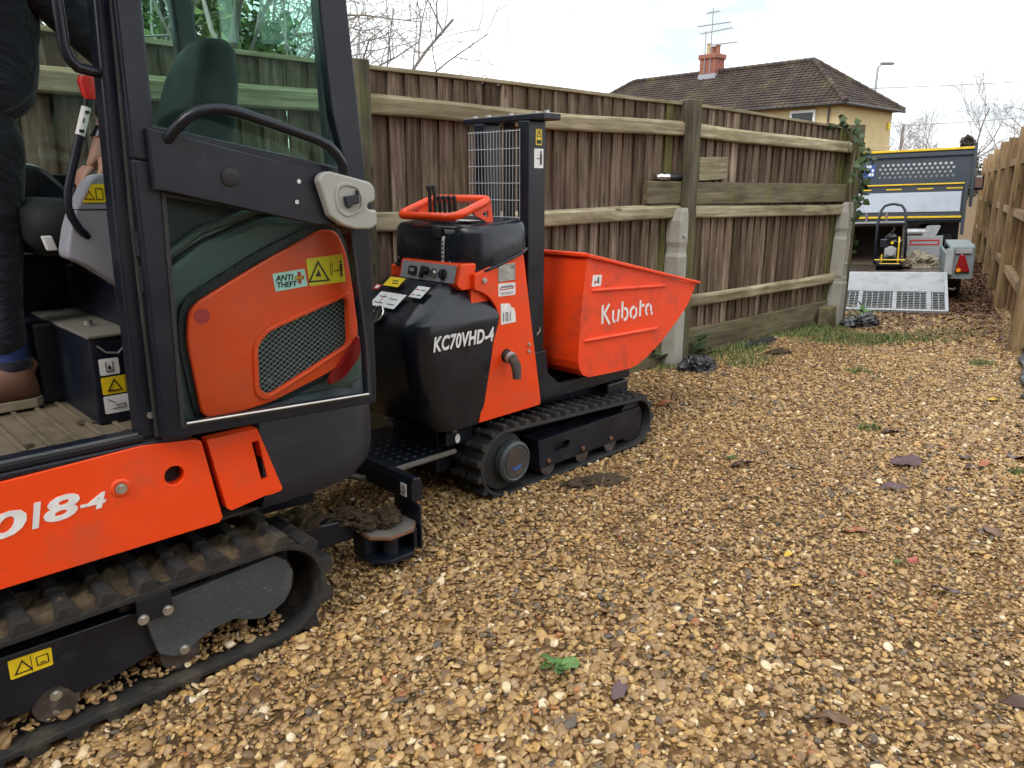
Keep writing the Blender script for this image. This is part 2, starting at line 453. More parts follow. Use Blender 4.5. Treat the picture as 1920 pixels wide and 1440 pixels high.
class MB:
    def __init__(s): s.v, s.f = [], []
    def add(s, vs, fs, M=None):
        b = len(s.v)
        if M is not None: vs = [tuple(M @ Vector(p)) for p in vs]
        s.v += [tuple(p) for p in vs]
        s.f += [tuple(i + b for i in f) for f in fs]
        return s
    def box(s, x0, x1, y0, y1, z0, z1, M=None):
        return s.add([(x0, y0, z0), (x1, y0, z0), (x1, y1, z0), (x0, y1, z0), (x0, y0, z1), (x1, y0, z1), (x1, y1, z1), (x0, y1, z1)],
                     [(0, 3, 2, 1), (4, 5, 6, 7), (0, 1, 5, 4), (1, 2, 6, 5), (2, 3, 7, 6), (3, 0, 4, 7)], M)
    def prism(s, pts, y0, y1, M=None):                 # (x, z) outline extruded along y
        n = len(pts)
        vs = [(p[0], y0, p[1]) for p in pts] + [(p[0], y1, p[1]) for p in pts]
        fs = [tuple(range(n)), tuple(range(2 * n - 1, n - 1, -1))] + [(i, (i + 1) % n, n + (i + 1) % n, n + i) for i in range(n)]
        return s.add(vs, fs, M)
    def plate(s, outer, inner, y0, y1, M=None, c=None):  # extruded outline with an opening
        if c is None:
            c = (sum(p[0] for p in inner) / len(inner), sum(p[1] for p in inner) / len(inner))
        an = sorted({round(math.atan2(p[1] - c[1], p[0] - c[0]), 4) for p in list(outer) + list(inner)})
        o = [ray_poly(c, a, outer) for a in an]
        q = [ray_poly(c, a, inner) for a in an]
        n = len(an)
        vs = [(p[0], y, p[1]) for L, y in ((o, y0), (q, y0), (o, y1), (q, y1)) for p in L]
        fs = []
        for i in range(n):
            j = (i + 1) % n
            fs += [(i, j, n + j, n + i), (2 * n + i, 3 * n + i, 3 * n + j, 2 * n + j), (i, 2 * n + i, 2 * n + j, j), (n + i, n + j, 3 * n + j, 3 * n + i)]
        return s.add(vs, fs, M)
    def loft(s, secs, cap=True, M=None, closed=True):
        n = len(secs[0])
        vs = [p for q in secs for p in q]
        fs = []
        for k in range(len(secs) - 1):
            for i in range(n if closed else n - 1):
                j = (i + 1) % n
                fs.append((k * n + i, k * n + j, (k + 1) * n + j, (k + 1) * n + i))
        if cap:
            fs.append(tuple(range(n - 1, -1, -1)))
            fs.append(tuple((len(secs) - 1) * n + i for i in range(n)))
        return s.add(vs, fs, M)
    def tube(s, path, r, n=8, closed=False, M=None, cap=True):
        P = [Vector(p) for p in path]
        m = len(P)
        rs = r if isinstance(r, (list, tuple)) else [r] * m
        up = None
        secs = []
        for i in range(m):
            if closed: d = P[(i + 1) % m] - P[i - 1]
            else: d = P[min(i + 1, m - 1)] - P[max(i - 1, 0)]
            d.normalize()
            if up is None:
                up = d.cross(Vector((0, 0, 1)))
                if up.length < 0.2: up = d.cross(Vector((1, 0, 0)))
            up = (up - d * up.dot(d)).normalized()
            w = d.cross(up)
            secs.append([tuple(P[i] + (up * math.cos(2 * math.pi * k / n) + w * math.sin(2 * math.pi * k / n)) * rs[i]) for k in range(n)])
        if closed:
            secs.append(secs[0])
            return s.loft(secs, False, M)
        return s.loft(secs, cap, M)
    def cyl(s, a, b, r, n=16, M=None): return s.tube([a, b], r, n, M=M)
    def lathe(s, prof, n=20, M=None):                 # profile (r, z) about z
        secs = [[(r * math.cos(2 * math.pi * k / n), r * math.sin(2 * math.pi * k / n), z) for k in range(n)] for r, z in prof]
        return s.loft(secs, True, M)
    def ribbon(s, pts, w, y0, y1, M=None):             # flat stroke in the (x, z) plane
        P = [Vector(p) for p in pts]
        L, Rr = [], []
        for i, p in enumerate(P):
            d0 = (P[i] - P[i - 1]).normalized() if i else (P[1] - P[0]).normalized()
            d1 = (P[i + 1] - P[i]).normalized() if i < len(P) - 1 else d0
            t = (d0 + d1).normalized()
            nn = Vector((-t.y, t.x))
            k = w / 2 / max(0.5, nn.dot(Vector((-d0.y, d0.x))))
            L.append(tuple(p + nn * k)); Rr.append(tuple(p - nn * k))
        for i in range(len(P) - 1):
            s.prism([L[i], L[i + 1], Rr[i + 1], Rr[i]], y0, y1, M)
        return s
    def build(s, name, mat, parent=None, bev=0.0, smooth=None, M=None, seg=2, recalc=True):
        me = bpy.data.meshes.new(name)
        vs = s.v if M is None else [tuple(M @ Vector(p)) for p in s.v]
        me.from_pydata(vs, [], s.f)
        if recalc:
            bm = bmesh.new(); bm.from_mesh(me)
            bmesh.ops.recalc_face_normals(bm, faces=bm.faces)
            bm.to_mesh(me); bm.free()
        if mat: me.materials.append(MAT[mat] if isinstance(mat, str) else mat)
        o = bpy.data.objects.new(name, me)
        COL.objects.link(o)
        if parent is not None: o.parent = parent
        if bev:
            b = o.modifiers.new('bevel', 'BEVEL')
            b.width = bev; b.segments = seg; b.limit_method = 'ANGLE'; b.angle_limit = R(40)
        if smooth is not None:
            me.polygons.foreach_set('use_smooth', [True] * len(me.polygons))
            me.set_sharp_from_angle(angle=R(smooth))
        return o

def mk(name, mat, parent, fn, **k):
    m = MB(); fn(m)
    return m.build(name, mat, parent, **k)

def rrect(x0, x1, y0, y1, r, z, seg=5):
    out = []
    for cx, cy, a0 in ((x1 - r, y1 - r, 0), (x0 + r, y1 - r, 90), (x0 + r, y0 + r, 180), (x1 - r, y0 + r, 270)):
        for j in range(seg + 1):
            a = R(a0 + 90 * j / seg)
            x, y = cx + r * math.cos(a), cy + r * math.sin(a)
            out.append((x, y, z(x, y) if callable(z) else z))
    return out

def tag(o, label, cat, group=None, kind=None):
    o['label'] = label
    o['category'] = cat
    if group: o['group'] = group
    if kind: o['kind'] = kind
    return o
def structure(o, label, cat):
    return tag(o, label, cat, kind='structure')
def thing(name, label, cat, loc=(0, 0, 0), rz=0.0, group=None):
    o = bpy.data.objects.new(name, None)
    o.empty_display_size = 0.1
    COL.objects.link(o)
    o.location = loc
    o.rotation_euler = (0, 0, R(rz))
    return tag(o, label, cat, group)
def inst(src, parent, M=None, name=None):
    o = src.copy()
    if name: o.name = name
    COL.objects.link(o)
    o.parent = parent
    if M is not None: o.matrix_local = M
    return o

def lettering(text, x, y, z, size, mat, parent, name='lettering', bold=0.0, shear=0.0, xs=1.0, M=None, ext=0.0008, space=1.0):
    cu = bpy.data.curves.new(name, 'FONT')
    cu.body = text; cu.size = size; cu.shear = shear; cu.offset = bold; cu.extrude = ext; cu.space_character = space
    cu.resolution_u = 3
    t = bpy.data.objects.new(name, cu)
    me = bpy.data.meshes.new_from_object(t)
    bpy.data.objects.remove(t); bpy.data.curves.remove(cu)
    T = Matrix.Translation((x, y, z)) @ Matrix.Rotation(R(90), 4, 'X') @ Matrix.Diagonal((xs, 1, 1, 1))
    if M is not None: T = M @ T
    me.transform(T)
    me.materials.clear(); me.materials.append(MAT[mat])
    o = bpy.data.objects.new(name, me)
    COL.objects.link(o); o.parent = parent
    return o

def hgt(x, y):
    return 0.010 * np.sin(x * 1.7 + 0.6 * y) + 0.008 * np.sin(2.3 * y - 0.8 * x + 1.0) + 0.004 * np.sin(6.1 * x + 1.3) * np.sin(5.3 * y)

# ================================================================== GROUND
FENCE_LOC, FENCE_RZ = (1.393, 6.227, 0), 42.7
RIGHT_LOC, RIGHT_RZ = (4.312, 6.544, 0), 61.2
EXC_LOC, EXC_RZ = (-0.641, 2.217, 0), 44.0
DUMP_LOC, DUMP_RZ = (-0.049, 3.289, 0), 45.0
PATH_LOC, PATH_RZ = (4.791, 8.362, 0), 60.0

def to_local(x, y, loc, rz):
    c, s = math.cos(R(rz)), math.sin(R(rz))
    dx, dy = x - loc[0], y - loc[1]
    return dx * c + dy * s, -dx * s + dy * c

ax = np.concatenate([-np.geomspace(1500, 9, 14), np.arange(-8, 12.01, 0.2), np.geomspace(13, 1500, 14)])
ay = np.concatenate([-np.geomspace(1500, 4, 14), np.arange(-3, 16.01, 0.2), np.geomspace(17, 2500, 16)])
gx, gy = np.meshgrid(ax, ay)
gz = hgt(gx, gy) * np.clip(1.5 - np.hypot(gx - 2, gy - 6) / 14, 0, 1) - 0.007
nx_, ny_ = len(ax), len(ay)
gm = bpy.data.meshes.new('ground')
gm.from_pydata(np.stack([gx, gy, gz], -1).reshape(-1, 3).tolist(), [],
               [(j * nx_ + i, j * nx_ + i + 1, (j + 1) * nx_ + i + 1, (j + 1) * nx_ + i) for j in range(ny_ - 1) for i in range(nx_ - 1)])
gm.materials.append(MAT['ground'])
go = bpy.data.objects.new('ground', gm); COL.objects.link(go)
structure(go, 'gravel covered driveway ground between the two fences', 'ground')

# ------------------------------------------------------------------ gravel: scattered stones
peb = bpy.data.collections.new('gravel_stones')
for k in range(14):
    bm = bmesh.new()
    bmesh.ops.create_icosphere(bm, subdivisions=2, radius=1.0)
    off = Vector((k * 7.3, k * 3.1, 1.7 * k))
    flat = random.uniform(0.26, 0.50); wide = random.uniform(0.60, 0.95)
    pl = [Vector((random.gauss(0, 1), random.gauss(0, 1), random.gauss(0, .5))).normalized() for _ in range(7)]
    for v in bm.verts:
        p = v.co.copy()
        d = 1 + 0.26 * mnoise.noise(p * 0.8 + off) + 0.03 * mnoise.noise(p * 2.6 + off)
        q = p * d
        for n_ in pl:
            e = q.dot(n_) - 0.64
            if e > 0: q -= n_ * e * 0.9
        v.co = Vector((q.x, q.y * wide, q.z * flat))
    me = bpy.data.meshes.new('stone')
    bm.to_mesh(me); bm.free()
    me.polygons.foreach_set('use_smooth', [True] * len(me.polygons))
    me.materials.append(MAT['gravel'])
    peb.objects.link(bpy.data.objects.new('stone', me))

def scatter_points(n):
    x = rng.uniform(-3.4, 8.5, n); y = rng.uniform(0.7, 14.5, n)
    keep = (np.abs(x) < 0.70 * y + 0.75)
    s, nn = to_local(x, y, FENCE_LOC, FENCE_RZ); keep &= (nn < -0.01) | (s > 3.0)
    s, nn = to_local(x, y, RIGHT_LOC, RIGHT_RZ); keep &= (nn > -0.25) | (s < -0.1)
    s, nn = to_local(x, y, PATH_LOC, PATH_RZ); keep &= ~((s > 0.3) & (nn > 0.1)) & (nn < 2.6)
    es, en = to_local(x, y, EXC_LOC, EXC_RZ)
    keep &= ~((es > -1.5) & (es < 0.02) & (((en > -0.004) & (en < 0.045)) | ((en > 0.7) & (en < 1.0))))
    keep &= ~((es > -0.08) & (es < 0.03) & (en > 0) & (en < 0.22))
    keep &= ~((es < -0.9) & (en > 0.3)) & ~((es < -0.2) & (en > 1.05))
    ds, dn = to_local(x, y, DUMP_LOC, DUMP_RZ)
    keep &= ~((ds > 0.02) & (ds < 1.05) & (((dn > 0.012) & (dn < 0.17)) | ((dn > 0.53) & (dn < 0.71))))
    dens = np.where(y < 4.6, 1.0, np.where(y < 8, 0.82, 0.55))
    keep &= rng.uniform(0, 1, n) < dens
    return x[keep], y[keep]
px_, py_ = scatter_points(int(11.9 * 13.8 * 6200))
n_p = len(px_)
size = np.clip(rng.lognormal(math.log(0.0096), 0.40, n_p), 0.004, 0.024)
# a sandy wash of fine stone near the machine, coarser stones to the front
lowf = np.sin(px_ * 0.9 + 0.7 * py_ + 1.1) * np.sin(0.8 * py_ - 0.5 * px_ + 0.4) + 0.6 * np.sin(2.3 * px_ - 1.1 * py_) * np.sin(1.9 * py_ + 0.8)
size *= 1.0 + 0.16 * lowf
pz = hgt(px_, py_) + rng.normal(0.0, 0.004, n_p) - 0.004
es_, en_ = to_local(px_, py_, EXC_LOC, EXC_RZ)
in_belt = (es_ > -1.45) & (es_ < -0.05) & (en_ > 0.04) & (en_ < 0.21)
pz = np.where(in_belt, 0.034 + rng.normal(0, 0.004, n_p) + 0.02 * np.clip((en_ - .04) / .1, 0, 1), pz)
patch = np.sin(px_ * 2.1 + 1.2 * np.sin(py_ * 1.3)) * np.sin(py_ * 1.7 - px_ * 0.7)
tone = np.clip(rng.beta(2.0, 2.0, n_p) * 0.93 + 0.03 * patch, 0.0, 0.93)
u = rng.uniform(0, 1, n_p)
tone = np.where(u < 0.04, rng.uniform(0.0, 0.08, n_p), tone)
tone = np.where(u > 0.974, rng.uniform(0.92, 0.96, n_p), tone)
tone = np.where((u > 0.96) & (u < 0.974), rng.uniform(0.962, 1.0, n_p), tone)
gm = bpy.data.meshes.new('gravel')
gm.vertices.add(n_p)
gm.vertices.foreach_set('co', np.stack([px_, py_, pz], -1).astype(np.float32).ravel())
def attr(me, name, typ, data):
    a = me.attributes.new(name, typ, 'POINT')
    a.data.foreach_set('vector' if typ == 'FLOAT_VECTOR' else 'value', data)
attr(gm, 'tone', 'FLOAT', tone.astype(np.float32))
tilt = rng.normal(0, 0.36, (n_p, 2))
attr(gm, 'turn', 'FLOAT_VECTOR', np.stack([tilt[:, 0], tilt[:, 1], rng.uniform(0, 6.283, n_p)], -1).astype(np.float32).ravel())
attr(gm, 'size', 'FLOAT_VECTOR', (size[:, None] * rng.uniform(0.8, 1.25, (n_p, 3))).astype(np.float32).ravel())
attr(gm, 'pick', 'INT', rng.integers(0, 14, n_p).astype(np.int32))
gravel = bpy.data.objects.new('gravel', gm); COL.objects.link(gravel)
tag(gravel, 'loose ochre and brown gravel stones spread over the driveway', 'gravel', kind='stuff')
def scatter_nodes(name, coll):
    ng = bpy.data.node_groups.new(name, 'GeometryNodeTree')
    ng.interface.new_socket('Geometry', in_out='INPUT', socket_type='NodeSocketGeometry')
    ng.interface.new_socket('Geometry', in_out='OUTPUT', socket_type='NodeSocketGeometry')
    nd, lk = ng.nodes, ng.links
    gi, go_ = nd.new('NodeGroupInput'), nd.new('NodeGroupOutput')
    ip = nd.new('GeometryNodeInstanceOnPoints')
    ci = nd.new('GeometryNodeCollectionInfo')
    ci.inputs['Collection'].default_value = coll
    ci.inputs['Separate Children'].default_value = True
    ci.inputs['Reset Children'].default_value = True
    def na(nm, t):
        q = nd.new('GeometryNodeInputNamedAttribute'); q.data_type = t
        q.inputs['Name'].default_value = nm
        return q.outputs['Attribute']
    er = nd.new('FunctionNodeEulerToRotation')
    lk.new(gi.outputs[0], ip.inputs['Points'])
    lk.new(ci.outputs[0], ip.inputs['Instance'])
    ip.inputs['Pick Instance'].default_value = True
    lk.new(na('pick', 'INT'), ip.inputs['Instance Index'])
    lk.new(na('turn', 'FLOAT_VECTOR'), er.inputs[0]); lk.new(er.outputs[0], ip.inputs['Rotation'])
    lk.new(na('size', 'FLOAT_VECTOR'), ip.inputs['Scale'])
    lk.new(ip.outputs[0], go_.inputs[0])
    return ng
gravel.modifiers.new('scatter', 'NODES').node_group = scatter_nodes('gravel_scatter', peb)

# ================================================================== LEFT FENCE
fence = thing('wooden_fence', 'tall weathered closeboard fence with mossy rails behind the machines', 'fence', FENCE_LOC, FENCE_RZ)
sag = lambda s: -0.05 * max(0.0, s) / 2.7
bw = 0.118
protos = []
for k in range(4):
    m = MB()
    j = [random.uniform(-0.004, 0.004) for _ in range(4)]
    m.add([(0, -0.024 + j[0], 0.25), (0.13, -0.009 + j[1], 0.25), (0.13, 0, 0.25), (0, 0, 0.25), (0.004 + j[2], -0.024 + j[0], 1.968), (0.13 + j[3], -0.009, 1.968), (0.13, 0, 1.968), (0.004, 0, 1.968)],
          [(0, 3, 2, 1), (4, 5, 6, 7), (0, 1, 5, 4), (1, 2, 6, 5), (2, 3, 7, 6), (3, 0, 4, 7)])
    protos.append(m)
pm = [None] * 4
s = -7.6
i = 0
while s < 2.58:
    k = random.randrange(4)
    if pm[k] is None: pm[k] = protos[k].build('board', 'board', fence); b = pm[k]
    else: b = inst(pm[k], fence)
    if -0.46 < s < -0.28 or 2.36 < s < 2.6:
        b.data = b.data.copy(); b.data.materials[0] = MAT['board_green']
    b.matrix_local = Matrix.Translation((s + random.uniform(-.004, .004), random.uniform(-0.002, 0.002), sag(s))) @ Matrix.Rotation(random.uniform(-.008, .008), 4, 'Y')
    s += bw * random.uniform(0.86, 1.08)
for s, z in ((2.765, -0.25), (2.87, -0.3)):
    b = inst(pm[0], fence, Matrix.Translation((s, 0.02, z)) @ Matrix.Rotation(0.02, 4, 'Y'))
spans = [(-7.6, -3.105), (-2.995, -0.205), (-0.075, 2.615)]
for a, b in spans:
    for z0, z1, d in ((1.748, 1.852, 0.0), (1.150, 1.252, 0.0), (0.442, 0.535, -0.008)):
        n = 10
        secs = []
        for q in range(n + 1):
            x = a + (b - a) * q / n
            w = 0.004 * math.sin(x * 3.1 + z0 * 9) + sag(x) * (0.9 if z0 > 1 else 0.3) - 0.012 * math.sin(math.pi * q / n)
            secs.append([(x, -0.075, z0 + w + 0.012), (x, -0.068, z0 + w), (x, -0.0255, z0 + w), (x, -0.0255, z1 + w), (x, -0.05, z1 + w), (x, -0.075, z1 + w - 0.022)])
        mk('rail', 'rail', fence, lambda m: m.loft(secs), bev=0.003)
    n = 8
    secs = []
    for q in range(n + 1):
        x = a + (b - a) * q / n
        z = 1.970 + sag(x) + 0.003 * math.sin(x * 2.3)
        secs.append([(x, -0.040, z), (x, 0.022, z), (x, 0.022, z + 0.028), (x, -0.040, z + 0.022)])
    mk('capping', 'rail', fence, lambda m: m.loft(secs), bev=0.003)
    mk('gravel_board', 'gravel_board', fence, lambda m: m.box(a, b, -0.038, -0.004, 0.0, 0.238), bev=0.004)
for x, t in ((-3.1, 2.0), (-0.2, 2.005), (2.62, 1.965)):
    mk('post', 'post', fence, lambda m: m.box(x, x + 0.12, -0.13, 0.0, -0.05, t), bev=0.006)
for x, lean in ((-0.315, 0.0), (2.50, 0.02)):
    m = MB()
    prof = [(-0.05, 0, 0), (0.42, 0, 0), (0.44, 0.012, 0.006), (0.47, 0.012, 0.006), (0.50, 0.0, 0.012), (0.86, 0.004, 0.012), (0.89, 0.02, 0.02), (0.93, 0.02, 0.02), (0.97, 0.006, 0.012), (1.13, 0.008, 0.014), (1.20, 0.035, 0.02), (1.225, 0.06, 0.03)]
    secs = []
    for z, a, b in prof:
        sh = lean * z / 1.2
        secs.append([(x + a * 0.9 + sh, -0.165 + b, z), (x + 0.112 + sh, -0.165 + b, z), (x + 0.112 + sh, -0.02, z), (x + a + sh, -0.02, z)])
    m.loft(secs)
    sp = m.build('concrete_spur', 'concrete', fence, bev=0.006)
    for z in (0.62, 1.02):
        mk('bolt', 'zinc', sp, lambda q: q.cyl((x + 0.055 + lean * z, -0.168, z), (x + 0.055 + lean * z, -0.14, z), 0.012, 8))

def plank(name, label, a, b, y0, y1, z0, z1, tilt=0.0):
    o = mk(name, 'gravel_board' if name == 'timber_plank' else 'rail', None, lambda m: m.box(a, b, y0, y1, z0, z1), bev=0.005)
    o.matrix_world = Matrix.Translation(FENCE_LOC) @ Matrix.Rotation(R(FENCE_RZ), 4, 'Z') @ Matrix.Translation((a, 0, z0)) @ Matrix.Rotation(tilt, 4, 'Y') @ Matrix.Translation((-a, 0, -z0))
    return tag(o, label, 'plank', 'boards lying on the fence rail')
plank('timber_plank', 'long weathered plank resting on the middle rail between the two concrete spurs', -0.07, 2.59, -0.072, -0.030, 1.245, 1.415, 0.006)
plank('timber_plank', 'short sawn plank end on the fence rail left of the tall post', -0.62, -0.208, -0.072, -0.030, 1.258, 1.420, 0.004)
plank('timber_offcut', 'square rough offcut standing on the long plank beside the post', 0.02, 0.41, -0.070, -0.032, 1.425, 1.60, -0.03)

FM = Matrix.Translation(FENCE_LOC) @ Matrix.Rotation(R(FENCE_RZ), 4, 'Z')
pipe = thing('pipe', 'black pipe with foil wrapped end lying on the short plank', 'pipe', FM @ Vector((-0.5, -0.055, 1.45)), FENCE_RZ)
mk('tube', 'bag', pipe, lambda m: m.cyl((0.12, 0, 0.0), (0.295, 0, 0.006), 0.024, 12), smooth=40)
mk('foil_wrap', 'foil', pipe, lambda m: m.tube([(-0.01, 0, 0), (0.03, 0.004, 0.004), (0.07, -0.003, 0), (0.10, 0.003, 0.002), (0.135, 0, 0)], [0.015, 0.03, 0.026, 0.031, 0.027], 9))

blk = mk('wood_block', 'gravel_board', None, lambda m: m.loft([[(0, 0, 0), (0.16, 0, 0), (0.16, 0.12, 0), (0, 0.12, 0)], [(0.005, 0, 0.2), (0.15, 0, 0.215), (0.15, 0.12, 0.21), (0.005, 0.12, 0.2)]]), bev=0.006)
blk.location = FM @ Vector((2.24, -0.20, -0.005)); blk.rotation_euler = (0, 0, R(FENCE_RZ + 4))
tag(blk, 'short mossy wooden stump against the fence foot near the far spur', 'wood block')

# ================================================================== RIGHT FENCE
rf = thing('larch_fence', 'new orange brown timber fence along the right edge of the drive', 'fence', RIGHT_LOC, RIGHT_RZ)
rposts = [0.0, 2.67, 4.55, 6.5, 8.6, 11.0, 13.4]
for x in rposts:
    mk('post', 'larch_post', rf, lambda m: m.box(x, x + 0.1, -0.11, 0.0, -0.05, 2.0 + random.uniform(-.03, .04)), bev=0.004)
rb = None
x = 0.1
while x < 14.6:
    if rb is None:
        rb = mk('board', 'larch', rf, lambda m: m.add([(0, -0.135, 0.03), (0.125, -0.135, 0.03), (0.125, -0.128, 0.03), (0, -0.112, 0.03), (0, -0.135, 1.9), (0.125, -0.135, 1.9), (0.125, -0.128, 1.9), (0, -0.112, 1.9)],
                                                 [(0, 3, 2, 1), (4, 5, 6, 7), (0, 1, 5, 4), (1, 2, 6, 5), (2, 3, 7, 6), (3, 0, 4, 7)])); b = rb
    else: b = inst(rb, rf)
    b.matrix_local = Matrix.Translation((x, 0, random.uniform(-0.015, 0.03)))
    x += 0.112
for a, b in zip(rposts, rposts[1:] + [14.7]):
    for z in (0.42, 1.05, 1.62):
        mk('rail', 'larch_post', rf, lambda m: m.prism([(a + 0.102, z), (b - 0.002, z), (b - 0.002, z + 0.085), (a + 0.102, z + 0.085)], -0.110, -0.045), bev=0.004)

# ================================================================== CRUMPLED PLASTIC, MUD, PLANTS
def crumple(name, label, cat, x, y, sx, sy, sz, mat, seed, rz=0, freq=3.0, rough=0.5, z=None, ridge=True):
    bm = bmesh.new()
    bmesh.ops.create_icosphere(bm, subdivisions=4, radius=1.0)
    for v in bm.verts:
        p = v.co.copy(); o_ = Vector((seed * 3.7, seed * 1.9, seed))
        n1 = mnoise.noise(p * freq * 0.6 + o_); n2 = mnoise.noise(p * freq * 1.7 + o_)
        if ridge: n2 = abs(n2) * 1.6 - 0.4
        d = 1 + rough * (0.8 * n1 + 0.6 * n2)
        v.co = Vector((p.x * d * sx, p.y * d * sy, max(-0.15, p.z * d) * sz))
    me = bpy.data.meshes.new(name); bm.to_mesh(me); bm.free()
    me.materials.append(MAT[mat])
    o = bpy.data.objects.new(name, me); COL.objects.link(o)
    o.location = (x, y, float(hgt(x, y)) if z is None else z); o.rotation_euler = (0, 0, R(rz))
    if label: tag(o, label, cat)
    return o
p = FM @ Vector((-0.22, -0.33, 0)); crumple('plastic_bag', 'crumpled black plastic at the foot of the nearer concrete spur', 'plastic bag', p.x, p.y, 0.17, 0.11, 0.10, 'bag', 3, 30)
p = FM @ Vector((2.72, -0.30, 0)); crumple('plastic_bag', 'crumpled black plastic at the foot of the farther concrete spur', 'plastic bag', p.x, p.y, 0.24, 0.14, 0.10, 'bag', 5, 40)
p = FM @ Vector((0.95, -0.16, 0)); crumple('plastic_sheet', 'thin black plastic scrap tucked under the fence gravel board', 'plastic sheet', p.x, p.y, 0.30, 0.07, 0.035, 'bag', 9, 42)
crumple('mud_clod', 'dark flattened mud clod on the gravel beside the dumper track', 'mud', 0.40, 3.46, 0.16, 0.07, 0.028, 'mud', 4, 20, 4, 0.45, ridge=False)
crumple('mud_clod', 'small dark soil clod on the gravel near the grass by the fence', 'mud', 2.25, 6.35, 0.13, 0.07, 0.03, 'mud', 8, 35, 4, 0.45, ridge=False)
# weed membrane at the foot of the right fence
m = MB()
n = 34
secs = []
for q in range(n + 1):
    t = q / n
    cx, cy = 4.42 - 1.02 * t, 6.55 - 1.62 * t
    row = []
    for k in range(9):
        w = k / 8
        zz = 0.02 + 0.05 * math.sin(w * 3.1) * (0.4 + 0.6 * abs(math.sin(t * 9 + w * 2))) + 0.012 * math.sin(t * 40 + w * 13)
        row.append((cx + w * 0.34 + 0.02 * math.sin(t * 17), cy - w * 0.12, zz))
    secs.append(row)
m.loft(secs, False, closed=False)
o = m.build('weed_membrane', 'bag', None, smooth=60, recalc=False)
so = o.modifiers.new('solid', 'SOLIDIFY'); so.thickness = 0.003
tag(o, 'rumpled black weed membrane along the right edge of the gravel', 'plastic sheet')

def leaf_mesh(name, L, W, mat, curl=0.25, lobes=0):
    m = MB()
    n = 7
    rows = []
    for i in range(n + 1):
        t = i / n
        w = W * math.sin(math.pi * min(1, t * 0.97 + 0.02)) ** 0.75
        if lobes: w *= 1 + 0.28 * math.sin(t * math.pi * lobes)
        x = L * t
        z = curl * L * (t - t * t)
        rows.append([(x, -w, z + curl * 0.35 * W), (x, -w * .5, z + curl * 0.06 * W), (x, 0, z), (x, w * .5, z + curl * 0.06 * W), (x, w, z + curl * 0.35 * W)])
    m.loft(rows, False, closed=False)
    me = bpy.data.meshes.new(name); me.from_pydata(m.v, [], m.f)
    me.polygons.foreach_set('use_smooth', [True] * len(me.polygons))
    me.materials.append(MAT[mat])
    return me
def solid_leaf(o, t=0.0012):
    q = o.modifiers.new('solid', 'SOLIDIFY'); q.thickness = t
    return o
leaf_specs = [
    (1.48, 2.94, .105, .022, 'rleaf', 160, 'rust brown curled leaf on open gravel in the middle right foreground'),
    (1.51, 2.50, .10, .022, 'purple', -50, 'dark purple brown folded leaf lying near the right of the gravel'),
    (1.36, 1.86, .16, .028, 'deadleaf', -12, 'large ribbed brown leaf at the bottom right edge'),
    (0.28, 1.85, .09, .024, 'purple', 60, 'dark plum leaf on the gravel below the green weed'),
    (1.11, 3.69, .13, .03, 'purple', 10, 'dull purple leaf flat on the gravel right of the dumper'),
    (1.94, 3.72, .16, .04, 'purple', -15, 'large grey purple leaf on the middle of the gravel'),
    (2.27, 3.66, .18, .025, 'deadleaf', 8, 'long dark brown leaf under the rust leaf in the right cluster'),
    (2.33, 3.78, .13, .04, 'deadleaf', 30, 'upper dark leaf of the cluster at the right'),
    (2.36, 3.66, .09, .03, 'rleaf', 25, 'bright rust leaf in the cluster at the right'),
    (2.59, 3.80, .12, .035, 'purple', -5, 'dark glossy leaf near the right picture edge'),
    (1.73, 3.40, .13, .025, 'purple', -20, 'thin dark leaf below the large grey purple leaf'),
    (3.14, 4.87, .10, .035, 'yleaf', 20, 'orange yellow leaf on the gravel near the black membrane'),
    (1.05, 2.70, .05, .014, 'yleaf', 40, 'small bright yellow leaf on the gravel in the centre right'),
    (1.00, 2.50, .045, .013, 'yleaf', -30, 'tiny ochre yellow leaf below the small bright yellow leaf'),
    (1.46, 2.68, .055, .02, 'weed', 10, 'small fresh green leaf fragment beside the red scrap'),
    (1.13, 3.82, .06, .018, 'weed', -35, 'small green leaf on the gravel right of the dumper track'),
    (0.95, 4.85, .12, .035, 'rleaf', 15, 'reddish leaf on the gravel behind the dumper skip'),
    (2.14, 4.24, .12, .03, 'purple', 5, 'dark curled leaf beside the small grass tuft'),
    (0.92, 1.75, .12, .022, 'deadleaf', 165, 'brown leaf sliver at the bottom centre right of the gravel'),
    (1.98, 2.90, .10, .03, 'deadleaf', 70, 'brown shrivelled leaf on the gravel at the far right')]
for x, y, L, W, mt, rz, lab in leaf_specs:
    me = leaf_mesh('fallen_leaf', L, W, mt, random.uniform(0.15, 0.4))
    o = bpy.data.objects.new('fallen_leaf', me); COL.objects.link(o); solid_leaf(o)
    for v in me.vertices:
        q = Vector((v.co.x * 28, v.co.y * 40, x * 5 + y))
        v.co.z += L * 0.16 * mnoise.noise(q); v.co.y *= 1 + 0.55 * mnoise.noise(q * .8 + Vector((3, 1, 0))); v.co.x += L * .08 * mnoise.noise(q * .7)
    o.location = (x, y, float(hgt(x, y)) + 0.008); o.rotation_euler = (random.uniform(-.4, .4), random.uniform(-.2, .2), R(rz))
    tag(o, lab, 'leaf', 'fallen leaves on the gravel')
o = mk('red_scrap', 'faded_red', None, lambda m: m.loft([rrect(-.018, .018, -.012, .012, .008, 0), rrect(-.014, .015, -.01, .011, .008, lambda x, y: .012 + x * .3)]))
o.location = (1.525, 2.665, 0.008); tag(o, 'small torn red scrap lying among the gravel stones', 'litter')

